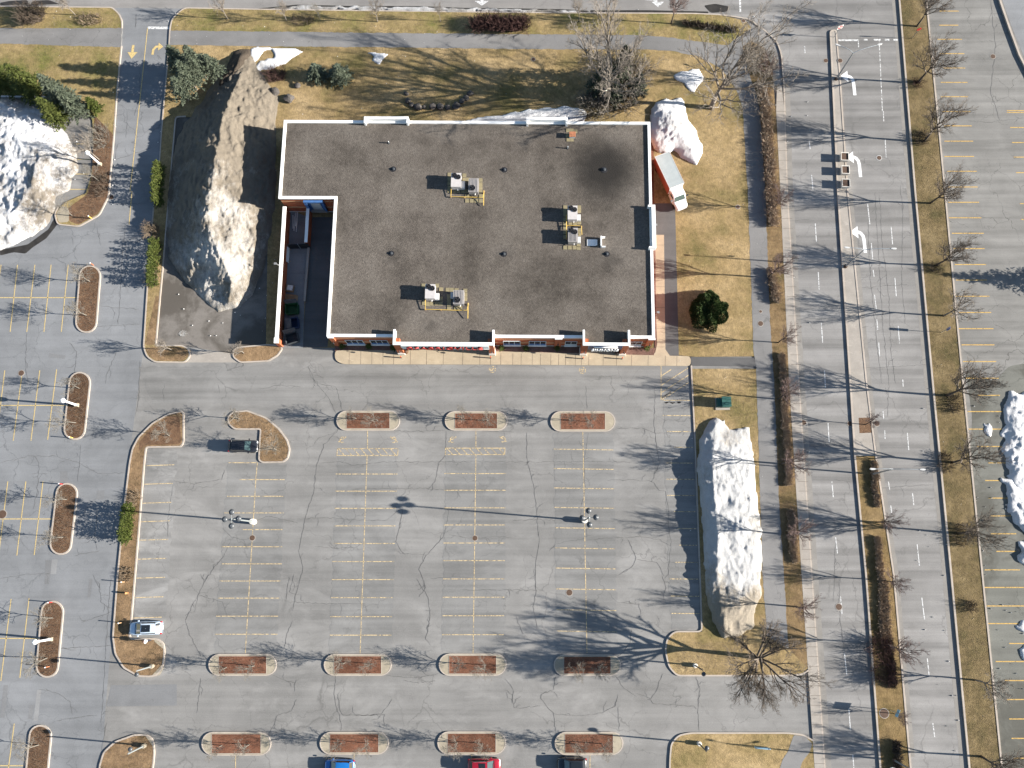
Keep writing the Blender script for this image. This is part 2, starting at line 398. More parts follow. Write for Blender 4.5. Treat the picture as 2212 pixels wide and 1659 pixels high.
# dirty splash strips and wet edges are wear of the surface
WP = [(0, 552), (0, 540), (60, 528), (105, 495), (118, 470), (124, 485), (100, 515), (70, 535), (55, 548), (30, 545)]
sheet('meltwater', WP, m_water, .012, 4)
for q in ([(1520, 12), (1545, 8), (1575, 14), (1570, 26), (1535, 28)], [(20, 2), (60, 0), (62, 10), (0, 12), (0, 6)], [(70, 2), (105, 0), (130, 9), (66, 11)], [(553, 19), (640, 10), (760, 13), (900, 13), (1000, 17), (1106, 18), (1220, 20), (1275, 24), (1262, 28), (1106, 26), (900, 23), (700, 21), (600, 21)], [(1275, 22), (1400, 22), (1530, 25), (1530, 30), (1275, 27)]):
    sheet('street_stain', q, m_water, .012, 5)

# ------------------------------------------------------------------ planted ground (raised soil) and paths
def soil(name, px, m, h=.13, r=0, lift=0):
    return ST(name, MB().prism(GL(rnd(px, r) if r else px), -.02, h), m)
def kerb(px, closed=False, w=.2, h=.15, r=0, m=None, name='kerb'):
    q = rnd(px, r, closed=closed) if r else px
    return ST(name, MB().ribbon(GL(q), w, -.03, h, closed), m or m_kerb)
PATH_LO = [(-60, 91), (262, 101)]
lawn = [(366, 97), (553, 100), (800, 102), (1106, 106), (1400, 107), (1450, 110), (1510, 122), (1560, 150), (1590, 190), (1605, 235), (1616, 414), (1628, 757), (1629, 770), (1500, 771), (1466, 768), (1462, 600), (1458, 447), (1411, 447), (1412, 757), (609, 750), (575, 745), (583, 253), (380, 253), (352, 580), (337, 747), (395, 747), (411, 757), (411, 770), (400, 783), (335, 782), (318, 770), (311, 750), (318, 640), (335, 414), (345, 350), (350, 280), (357, 200)]
soil('lawn', lawn, m_lawn)
kerb([(366, 97), (357, 200), (350, 280), (345, 350), (335, 414), (318, 640), (311, 750), (318, 770), (335, 782), (400, 783), (411, 770), (409, 755), (395, 747), (337, 747), (352, 580), (380, 253), (402, 252)], r=7)
bed2 = [(577, 745), (608, 747), (609, 755), (600, 768), (580, 780), (520, 783), (505, 772), (504, 760), (512, 751)]
soil('dry_bed', bed2, m_dry, .132, 5); kerb(bed2 , True, r=5)
soil('dry_bed', [(314, 752), (345, 750), (395, 750), (408, 758), (407, 769), (396, 780), (338, 779), (322, 769)], m_dry, .138, 6)
soil('dry_bed', [(337, 640), (347, 640), (336, 745), (314, 745)], m_dry, .138, 4)
# north strips
soil('verge', [(-80, 15), (243, 18), (256, 30), (262, 45), (262, 64), (-80, 64)], m_green)
soil('verge', [(-80, 92), (262, 101), (253, 200), (247, 290), (234, 425), (215, 464), (170, 489), (126, 484), (120, 462), (140, 438), (186, 418), (198, 380), (203, 330), (200, 260), (165, 206), (-80, 208)], m_green)
kerb([(-80, 14), (243, 17), (257, 30), (264, 45), (264, 62)], r=6)
kerb([(263, 100), (253, 200), (247, 290), (235, 425), (215, 465), (170, 490), (125, 485), (119, 462), (126, 448)], r=8)
soil('brown_bed', [(205, 250), (246, 292), (234, 425), (213, 462), (170, 486), (150, 478), (148, 450), (190, 420), (200, 380)], m_brm, .137, 6)
sheet('island_tip', [(122, 462), (135, 445), (150, 452), (150, 480), (128, 482)], m_cap, .139, 6)
soil('verge', [(398, 19), (553, 22), (1106, 29), (1500, 31), (1560, 34), (1610, 46), (1622, 60), (1590, 85), (1575, 100), (1500, 91), (1450, 83), (1385, 78), (1106, 76), (900, 74), (553, 70), (370, 68), (373, 42)], m_green)
kerb([(366, 96), (368, 60), (373, 40), (398, 18), (553, 21), (1106, 28), (1500, 30), (1560, 33), (1618, 42), (1656, 70), (1678, 90), (1688, 120), (1693, 185), (1700, 414), (1725, 829), (1753, 1244), (1781, 1659), (1798, 1850)], r=10)
soil('front_lawn', [(1494, 797), (1634, 797), (1640, 1000), (1648, 1244), (1657, 1372), (1690, 1390), (1700, 1400), (1748, 1440), (1730, 1456), (1690, 1458), (1462, 1458), (1446, 1440), (1438, 1405), (1441, 1382), (1457, 1366), (1516, 1365), (1512, 1250), (1501, 950)], m_lawn)
kerb([(1493, 790), (1501, 950), (1512, 1250), (1516, 1364), (1457, 1364), (1441, 1380), (1437, 1405), (1445, 1440), (1462, 1459), (1690, 1459), (1730, 1457), (1748, 1447)], r=9)
soil('front_lawn', [(1446, 1900), (1448, 1640), (1451, 1608), (1467, 1590), (1492, 1584), (1700, 1585), (1735, 1589), (1756, 1600), (1775, 1900)], m_lawn)
kerb([(1444, 1900), (1447, 1640), (1450, 1606), (1466, 1588), (1491, 1583), (1700, 1583), (1735, 1587), (1757, 1600)], r=9)
sheet('asphalt_path', [(1714, 1587), (1738, 1590), (1754, 1606), (1748, 1625), (1732, 1645), (1722, 1680), (1700, 1900), (1670, 1900), (1684, 1659), (1690, 1640), (1702, 1622)], m_path, .145, 5)
# strip between path and sidewalk
strip = [(1640, 240), (1652, 414), (1662, 700), (1671, 829), (1682, 1100), (1692, 1244), (1701, 1400), (1750, 1448), (1748, 1440), (1731, 1244), (1704, 829), (1685, 414), (1675, 240), (1668, 150), (1650, 105), (1620, 88), (1600, 100), (1612, 150), (1630, 200)]
soil('verge', strip, m_strip, .134)
def rough(px, amp=.9, step=7):
    g = random.Random(len(px)); out = []
    for i in range(len(px)):
        a, b_ = Vector(px[i]), Vector(px[(i + 1) % len(px)]); n = max(1, int((b_ - a).length / step)); m = Vector((-(b_ - a).y, (b_ - a).x)).normalized()
        for k in range(n): q = a.lerp(b_, k / n) + m * (g.uniform(-amp, amp) if k else 0); out.append((q.x, q.y))
    return out
# asphalt footpaths lie between the grass
ST('footpath', MB().prism(GL(rough([(-80, 62), (264, 62), (263, 103), (-80, 93)])), 0, .142), m_path)
ST('footpath', MB().prism(GL(rough([(368, 67), (553, 69), (900, 73), (1106, 75), (1385, 77), (1450, 82), (1500, 90), (1572, 99), (1590, 84), (1640, 58), (1655, 72), (1622, 89), (1603, 103), (1614, 150), (1632, 200), (1641, 240), (1653, 414), (1663, 700), (1672, 829), (1683, 1100), (1693, 1244), (1703, 1402), (1656, 1374), (1647, 1244), (1639, 1000), (1633, 797), (1627, 757), (1615, 414), (1604, 235), (1589, 191), (1559, 151), (1509, 123), (1450, 111), (1400, 108), (1106, 107), (800, 103), (553, 101), (366, 98)])), 0, .142), m_path)
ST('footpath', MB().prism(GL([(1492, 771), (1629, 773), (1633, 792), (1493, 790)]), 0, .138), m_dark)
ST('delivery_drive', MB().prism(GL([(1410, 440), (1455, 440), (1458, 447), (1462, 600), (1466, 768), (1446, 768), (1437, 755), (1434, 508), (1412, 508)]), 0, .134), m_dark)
# concrete pavements
ST('sidewalk', MB().prism(GL([(1676, 240), (1685, 414), (1704, 829), (1731, 1244), (1759, 1659), (1775, 1900), (1800, 1900), (1781, 1659), (1753, 1244), (1725, 829), (1700, 414), (1694, 240), (1688, 185), (1678, 185)]), 0, .145), m_side)
ST('front_walk', MB().prism(GL(rnd([(724, 757), (1020, 758), (1492, 770), (1492, 791), (1100, 788), (740, 787), (724, 778)], 9)), 0, .15), m_walk)
ST('entrance_floor', MB().prism(GL([(868, 730), (1060, 733), (1058, 764), (874, 762)]), 0, .154), m_walk)
ST('entrance_floor', MB().prism(GL([(1262, 735), (1342, 737), (1340, 768), (1264, 766)]), 0, .154), m_walk)
ST('side_walk', MB().prism(GL([(1411, 508), (1434, 508), (1437, 755), (1446, 768), (1446, 771), (1404, 771), (1415, 762), (1419, 745)]), 0, .146), m_walk)
ST('gravel_bed', MB().prism(GL([(724, 746), (1416, 752), (1415, 745), (1411, 510), (1415, 508), (1418, 748), (1412, 768), (1342, 768), (724, 759)]), 0, .148), m_grav)
ST('gravel_bed', MB().prism(GL([(1404, 262), (1411, 262), (1413, 445), (1406, 445)]), 0, .138), m_redm)
jt = MB()
for x in (755, 780, 804, 828, 851, 887, 922, 958, 1000, 1037, 1060, 1082, 1108, 1126, 1150, 1168, 1190, 1207, 1222, 1243, 1256, 1272, 1303, 1332, 1364, 1400, 1437, 1462):
    jt.ribbon(GL([(x, 758 + (x - 724) * .0155 + (0 if not 868 < x < 1060 else -3)), (x - .5, 787 + (x - 724) * .005)]), .05, .155, .155)
for y in range(200, 1900, 21):
    k = y / 1659; jt.ribbon(GL([(1676 + 83 * (y - 240) / 1419, y), (1697 + 84 * (y - 240) / 1419, y)]), .05, .15, .15)
for y in (530, 575, 620, 665, 710, 750): jt.ribbon(GL([(1412, y), (1436, y)]), .04, .151, .151)
ST('slab_joints', jt, m_joint)
# ------------------------------------------------------------------ traffic islands
def island(px, m, r=9, m2=None, w=.22):
    soil('island_bed', px, m, .135, r); kerb(px, True, w, .155, r)
def capsule(a, b, r):
    a, b = Vector(a), Vector(b); d = (b - a).normalized(); n = Vector((-d.y, d.x)); an = math.atan2(n.y, n.x)
    return [(b.x + r * math.cos(an - math.pi * k / 10), b.y + r * math.sin(an - math.pi * k / 10)) for k in range(11)] + [(a.x + r * math.cos(an + math.pi - math.pi * k / 10), a.y + r * math.sin(an + math.pi - math.pi * k / 10)) for k in range(11)]
for a, b, r in (((195, 597), (187, 696), 22), ((173, 827), (162, 927), 22), ((145, 1067), (132, 1175), 22), ((114, 1322), (103, 1439), 23), ((88, 1590), (78, 1690), 23)):
    island(capsule(a, b, r), m_brm, 0)
M2 = [(397, 893), (397, 955), (392, 965), (316, 966), (312, 1000), (300, 1150), (284, 1340), (280, 1372), (284, 1380), (340, 1380), (354, 1390), (356, 1410), (352, 1440), (340, 1458), (325, 1461), (300, 1460), (268, 1442), (250, 1412), (245, 1375), (255, 1244), (270, 1090), (281, 1000), (287, 970), (300, 945), (330, 915), (365, 895), (392, 889)]
island(M2, m_dry, 6)
soil('dry_bed', [(388, 900), (392, 955), (388, 960), (314, 962), (300, 975), (302, 955), (330, 922), (365, 900)], m_brm, .139, 5)
for q in ([(334, 1380), (350, 1386), (356, 1400), (354, 1402), (335, 1386)], [(355, 1440), (346, 1458), (330, 1461), (330, 1458), (350, 1436)]): ST('island_cap', MB().prism(GL(q), .1, .15), m_cap)
M3 = [(505, 890), (535, 888), (575, 903), (602, 926), (620, 950), (626, 970), (622, 990), (612, 998), (568, 999), (560, 994), (562, 950), (564, 927), (508, 927), (495, 916), (493, 902)]
island(M3, m_dry, 5)
M4 = [(292, 1587), (318, 1587), (331, 1598), (334, 1625), (331, 1655), (322, 1690), (215, 1690), (216, 1655), (225, 1625), (250, 1602)]
island(M4, m_dry, 7)
for q in ([(318, 1588), (331, 1598), (333, 1610), (330, 1610), (317, 1592)],): ST('island_cap', MB().prism(GL(q), .1, .15), m_cap)
RED = [(728, 863, 888, 930), (962, 1095, 889, 930), (1190, 1328, 889, 932), (452, 597, 1413, 1459), (701, 845, 1413, 1459), (949, 1093, 1412, 1459), (1197, 1340, 1414, 1459), (437, 585, 1581, 1631), (692, 839, 1581, 1629), (946, 1092, 1580, 1629), (1199, 1345, 1581, 1630)]
for x0, x1, y0, y1 in RED:
    r = (y1 - y0) / 2 - .5; cy = (y0 + y1) / 2
    cap = capsule((x0 + r, cy), (x1 - r, cy), r)
    ST('island_bed', MB().prism(GL(cap), -.02, .15), m_cap)
    kerb(cap, True, .14, .165)
    q = [(x0 + 21, y0 + 4), (x1 - 21, y0 + 4), (x1 - 21, y1 - 4), (x0 + 21, y1 - 4)]
    sheet('mulch_bed', q, m_redm, .156); ST('mulch_edge', MB().ribbon(GL(q), .05, .1, .172, True), m_kerb)
# ------------------------------------------------------------------ avenue median and east verge
MEDW = [(1793, 68), (1799, 200), (1809, 414), (1836, 829), (1846, 985), (1870, 1244), (1901, 1659), (1922, 1900)]
MEDE = [(1805, 66), (1813, 160), (1830, 414), (1871, 829), (1891, 985), (1930, 1244), (1966, 1659), (1988, 1900)]
ST('median', MB().prism(GL(MEDW[:5] + MEDE[:5][::-1]), 0, .15), m_side)
ST('median_verge', MB().prism(GL(MEDW[4:] + MEDE[4:][::-1]), 0, .145), m_median)
ST('planting_pit', MB().prism(GL([(1854, 903), (1881, 902), (1883, 935), (1856, 936)]), .1, .155), m_brm)
kerb(MEDW[::-1] + MEDE, w=.24, h=.19, r=5)
EV_W = [(1935, -60), (1942, 0), (1976, 414), (2014, 829), (2054, 1244), (2093, 1659), (2118, 1900)]
EV_E = [(1993, -60), (2000, 0), (2040, 414), (2079, 829), (2121, 1244), (2163, 1659), (2190, 1900)]
soil('east_verge', EV_W + EV_E[::-1], m_verge, .15)
kerb(EV_W, w=.26, h=.2); kerb(EV_E, w=.24, h=.2)
kerb([(2150, -30), (2160, 8), (2178, 60), (2200, 120), (2230, 180)], w=.3, h=.3)
sheet('service_lane', [(2165, 0), (2182, 50), (2235, 180), (2600, 180), (2600, -60), (2155, -60)], m_drive, .012)
for pts, w_ in ((((1700, 190), (1707, 414), (1732, 829), (1761, 1244), (1789, 1659), (1806, 1850)), .9), (((1934, 0), (1967, 414), (2005, 829), (2044, 1244), (2083, 1659), (2108, 1900)), 1.1), (((1838, 414), (1879, 829), (1899, 985), (1938, 1244), (1974, 1659)), .5)):
    ST('gutter', MB().ribbon(GL(rough(list(pts), .5, 12)[:-int(1 + math.hypot(pts[0][0] - pts[-1][0], pts[0][1] - pts[-1][1]) / 12)]), w_, .0112, .0112), m_gut)
for q in ([(316, 972), (384, 972), (355, 1378), (286, 1376)],): ST('salt_stain', MB().prism(GL(rough(q, 2.5)), .0085, .0085), m_salty)
for x0, x1, x2, x3, ya, yb in ((492, 620, 596, 464, 1003, 1408), (729, 860, 846, 712, 985, 1408), (962, 1094, 1090, 955, 985, 1408), (1195, 1325, 1334, 1203, 936, 1408), (1432, 1495, 1512, 1450, 870, 1360)):
    ST('stall_wear', MB().prism(GL(rough([(x0, ya), (x1, ya), (x2, yb), (x3, yb)], 3)), .0085, .0085), m_stall)
for q in ([(300, 792), (1488, 795), (1488, 870), (1340, 872), (800, 868), (330, 872)],): ST('lane_wear', MB().prism(GL(rough(q, 2.5)), .0085, .0085), m_lane)
# ------------------------------------------------------------------ painted markings
LW = .11
mk = MB()
def line(pts, w=LW, z=.016, b=None): (b or mk).ribbon(GL(pts), w, z, z)
colA = lambda y: 555 - (y - 1000) * .061
colB = lambda y: 794 - (y - 980) * .037
colC = lambda y: 1028 - (y - 930) * .013
colD = lambda y: 1259 + (y - 935) * .019
line([(494, 999.5), (556, 999.5), (553, 1031), (530, 1411)])
for y, a, b in ((1036, -35, 62), (1072, -60, 62), (1108, -64, 64), (1144, -22, 64), (1181, -66, 66), (1218, -63, 67), (1255, -66, 66), (1292, -66, 66), (1331, -68, 66), (1370, -68, 67)): line([(colA(y) + a, y), (colA(y) + b, y)])
line([(794, 930), (794, 968)]); line([(793, 985), (778, 1411)])
for y in (1024, 1061, 1098, 1136, 1174, 1213, 1252, 1291, 1332, 1372): line([(colB(y) - 67, y), (colB(y) + 66, y)])
line([(1028, 931), (1028, 967)]); line([(1028, 983), (1022, 1411)])
for y in (1023, 1059, 1097, 1134, 1173, 1211, 1250.5, 1290, 1330, 1371): line([(colC(y) - 67, y), (colC(y) + 66, y)])
line([(1259, 933), (1268, 1411)])
for y in (971, 1013, 1055, 1097, 1141, 1184.5, 1228, 1273, 1318, 1364): line([(colD(y) - 64, y - 1), (colD(y) + 65, y + 1)])
for y in (1005, 1045, 1086, 1126, 1166, 1207, 1248, 1290, 1334):
    x = 315 - (y - 1000) * .082; line([(x, y + 1), (x + 62, y - 1)])
for y, d in ((864.5, 0), (897.5, 0), (932, 8), (966, 22), (1000, 2), (1035, 2), (1070, 2), (1105, 14), (1141.5, 22), (1177.5, 24), (1214.5, 14), (1250.5, 0), (1287.5, 0), (1325, 0)):
    x = 1494 + (y - 860) * .042; line([(x - 64 + d, y), (x - 2, y + .5)])
for x0, x1, y0, y1 in ((729, 860, 969, 984), (963, 1091, 968, 982)):
    line([(x0, y0), (x1, y0), (x1 - 1, y1), (x0 - 1, y1), (x0, y0)])
    for k in range(8): xx = x0 + 8 + k * 16; line([(xx - 6, y0), (xx + 7, y1)])
line([(1428, 790), (1428, 864)])
for k in range(6): line([(1429, 812 + k * 16 + 4), (1488, 770 + k * 16 + 8)] if 0 < k < 4 else [(1429, min(860, 812 + k * 13)), (1450, min(846, 798 + k * 13) )], .12)
for x in (778, 528, 1022, 1268): pass
for x, y0 in ((509, 1631), (765, 1630), (1019, 1630), (1274.5, 1631)): line([(x, y0), (x - 1, 1800)])
ST('parking_lines', mk, m_yel)
mk2 = MB()
def L2(a, b): mk2.ribbon(GL([a, b]), .13, .016, .016)
for hy, hx, vs in ((643, 170, [((2.5, 572), (-18, 717)), ((38, 572), (22, 717)), ((75.5, 572), (58, 717)), ((110.5, 572), (95, 717)), ((147.5, 572), (132.5, 717))]),
                   (875.7, 150, [((10.5, 800), (-8, 950)), ((48.7, 800), (28.7, 952)), ((86, 800), (67, 952)), ((122.5, 798), (103, 950))]),
                   (1121, 118, [((17, 1040), (-3, 1200)), ((56, 1040), (36.5, 1200)), ((93, 1040), (74, 1199))]),
                   (1379, 90, [((24, 1294), (2, 1471)), ((63, 1292), (43, 1464))]), (1654, 50, [((31, 1563), (17, 1670))])):
    L2((-60, hy), (hx, hy))
    for a, b in vs: L2(a, b)
for y, a, b in ((311, 160, 200), (344, 160, 195), (376, 150, 192), (409, 120, 195)): L2((a, y), (b, y))
L2((319, 60), (281, 414)); L2((285, 414), (279, 485))
ST('parking_lines', mk2, m_yel2)
mk3 = MB()
for y, a, b in ((24, 2029, 2071), (54.5, 2029, 2070), (85, 2025, 2078), (116, 2030, 2083), (147, 2037, 2085), (178, 2032, 2090), (209, 2032, 2091), (241, 2035, 2096), (272, 2040, 2099), (305, 2040, 2102), (338, 2040, 2104), (370, 2045, 2110), (404, 2046, 2112), (437, 2048, 2115), (470.5, 2050, 2120), (504, 2056, 2125), (537, 2060, 2127), (571.5, 2062, 2130), (605, 2065, 2132), (640, 2065, 2137), (675, 2070, 2141), (710, 2070, 2146), (745, 2077, 2148), (781, 2080, 2152), (817, 2085, 2157), (854, 2110, 2160), (889, 2090, 2165), (927, 2092, 2169), (964.5, 2110, 2170), (1000, 2135, 2172), (1038, 2128, 2176), (1076, 2135, 2182), (1114.5, 2140, 2184), (1153, 2140, 2195), (1191, 2152, 2195), (1231, 2127, 2203), (1269, 2127, 2230), (1309, 2130, 2230), (1347, 2135, 2230), (1390, 2180, 2230), (1429, 2150, 2230), (1470, 2170, 2230), (1511, 2175, 2230), (1553, 2180, 2230), (1595, 2185, 2230), (1638, 2190, 2230)):
    mk3.ribbon(GL([(a, y), (b, y)]), .14, .016, .016)
for y, a in ((239, 2175), (243, 2175), (275.5, 2182), (308, 2186), (339.5, 2190), (373, 2195), (440, 2203), (474, 2206)): mk3.ribbon(GL([(a, y), (2240, y)]), .14, .016, .016)
ST('parking_lines', mk3, m_yel3)
# white road lines
mw = MB(); mv = MB()
def dash(pts, z=.016, b=mw): b.ribbon(GL(pts), .13, z, z)
for a, b in (((1748, 305), (1750, 322)), ((1753, 378), (1756, 410)), ((1761, 483), (1763.5, 522)), ((1767.5, 588), (1769.5, 627)), ((1774, 697), (1777, 740)), ((1781, 800), (1783, 838)), ((1788.5, 914), (1791, 955)), ((1797, 1040), (1800, 1074)), ((1805, 1160), (1809, 1196)), ((1815.5, 1288), (1819, 1327)), ((1824, 1410), (1829, 1458)), ((1833.5, 1530), (1837, 1578)), ((1842, 1630), (1846, 1680)), ((1738, 100), (1739, 115))): dash([a, b])
for a, b in (((1908, 240), (1909, 262)), ((1912, 302), (1914, 340)), ((1874, 440), (1879, 485)), ((1882, 525), (1885, 560)), ((1886, 583), (1888, 598)), ((1889, 637), (1893, 668)), ((1894, 690), (1896, 712)), ((1898, 740), (1900, 770)), ((1907, 885), (1909, 905)), ((1911, 930), (1912, 948)), ((1919, 1040), (1922, 1058)), ((1924, 1092), (1926, 1108))): dash([a, b])
for a, b in (((1925, 490), (1928, 528)), ((1933, 600), (1936, 640)), ((1940, 704), (1943, 742)), ((1950, 820), (1951, 835)), ((1960, 935), (1963, 972)), ((1971, 1065), (1974, 1092)), ((1981, 1176), (1986, 1222)), ((1991, 1290), (1997, 1338)), ((2003, 1422), (2007, 1460)), ((2015, 1562), (2019, 1592))): dash([a, b])
for a, b in (((1899, 88), (1906, 240)),): dash([a, b], .016, mv)
mw.ribbon(GL([(1811, 87), (1855, 87)]), .3, .016, .016); mw.ribbon(GL([(1854, 88), (1854.5, 102)]), .16, .016, .016)
for a, b in ((1866, 1874), (1887, 1902), (1911, 1921), (1930, 1939)): mw.ribbon(GL([(a, 86), (b, 86)]), .3, .016, .016)
mw.ribbon(GL([(319, 60), (366, 60.5)]), .45, .016, .016)
mw.ribbon(GL([(1598, -20), (1599, 26)]), .3, .016, .016)
ST('lane_lines', mw, m_wht); ST('lane_lines', mv, m_wht2)
def left_arrow(x, y, m=m_whta, mir=1, s=1.0, name='turn_arrow'):
    """curved arrow; (x, y) is the head centre"""
    b = MB(); c = G(x, y)
    sh = [(.75, -3.1), (.72, -1.0), (.62, -.35), (.3, .1), (-.15, .32)]
    b.ribbon([(c.x + mir * u * s, c.y + v * s) for u, v in sh], .5 * s, .016, .016)
    b.prism([(c.x + mir * u * s, c.y + v * s) for u, v in ((-.1, 1.25), (-.1, -.75), (-1.35, .3))], .018, .018)
    ST(name, b, m)
left_arrow(1833, 168); left_arrow(1845, 343); left_arrow(1855, 505)
b = MB(); c = G(287, 108)   # straight yellow arrow
b.ribbon([(c.x, c.y + .9), (c.x - .05, c.y - .5)], .42, .016, .016); b.prism([(c.x - .85, c.y - .4), (c.x + .85, c.y - .4), (c.x - .08, c.y - 1.6)], .018, .018); ST('straight_arrow', b, m_yel2)
b = MB(); c = G(338, 104)
b.ribbon([(c.x - .55, c.y - 1.2), (c.x - .5, c.y - .3), (c.x - .1, c.y + .25), (c.x + .35, c.y + .3)], .38, .016, .016); b.prism([(c.x + .3, c.y + 1.0), (c.x + .3, c.y - .45), (c.x + 1.1, c.y + .25)], .018, .018); ST('turn_arrow', b, m_yel2)
b = MB(); c = G(1420, 4); b.ribbon([(c.x - 2, c.y + .6), (c.x - .6, c.y + .5), (c.x - .1, c.y - .05)], .5, .016, .016); b.prism([(c.x - .95, c.y - .0), (c.x + 1.1, c.y - .0), (c.x + .1, c.y - 1.0)], .018, .018); ST('turn_arrow', b, m_wht)
b = MB(); c = G(1041, 2); b.ribbon([(c.x + .1, c.y + 2), (c.x, c.y)], .5, .016, .016); b.prism([(c.x - 1.2, c.y), (c.x + 1.2, c.y), (c.x, c.y - .9)], .018, .018); ST('straight_arrow', b, m_wht)
# wheelchair symbols and round no-stopping symbols
def wheelchair(x, y, mir):
    b = MB(); c = G(x, y); q = lambda L_: [(c.x + mir * u * .72, c.y + v * .8) for u, v in L_]
    b.ribbon(q([(.25 + .5 * math.cos(a), .5 * math.sin(a)) for a in [R(40 + k * 22) for k in range(13)]]), .12, .016, .016)
    b.ribbon(q([(.85, .35), (.3, .1), (-.15, .05), (-.35, -.4), (-.6, -.35)]), .12, .017, .017); b.prism(q([(.9 + .14 * math.cos(k), .5 + .14 * math.sin(k)) for k in range(6)]), .016, .016)
    ST('wheelchair_symbol', b, m_yel)
wheelchair(737, 950, 1); wheelchair(853, 950, -1); wheelchair(975, 950, 1); wheelchair(1089, 949, -1)
for x, y in ((1063.5, 798), (1258, 800)):
    b = MB(); c = G(x, y)
    e = lambda L_: [(c.x + u * .6, c.y + v * .6) for u, v in L_]
    for k in range(4): b.ribbon(e([(.78 * math.cos(R(k * 90 + 52 + a)), .78 * math.sin(R(k * 90 + 52 + a))) for a in range(0, 77, 11)]), .11, .016, .016)
    b.ribbon(e([(-.2 + .26 * math.cos(R(a)), -.02 + .3 * math.sin(R(a))) for a in range(-60, 301, 24)]), .08, .017, .017)
    b.ribbon(e([(-.5, -.3), (.3, -.36)]), .07, .018, .018); b.ribbon(e([(-.02, -.1), (.4, .42)]), .08, .019, .019); b.ribbon(e([(.1, .3), (.42, -.05)]), .06, .02, .02)
    ST('stencilled_symbol', b, m_yel)
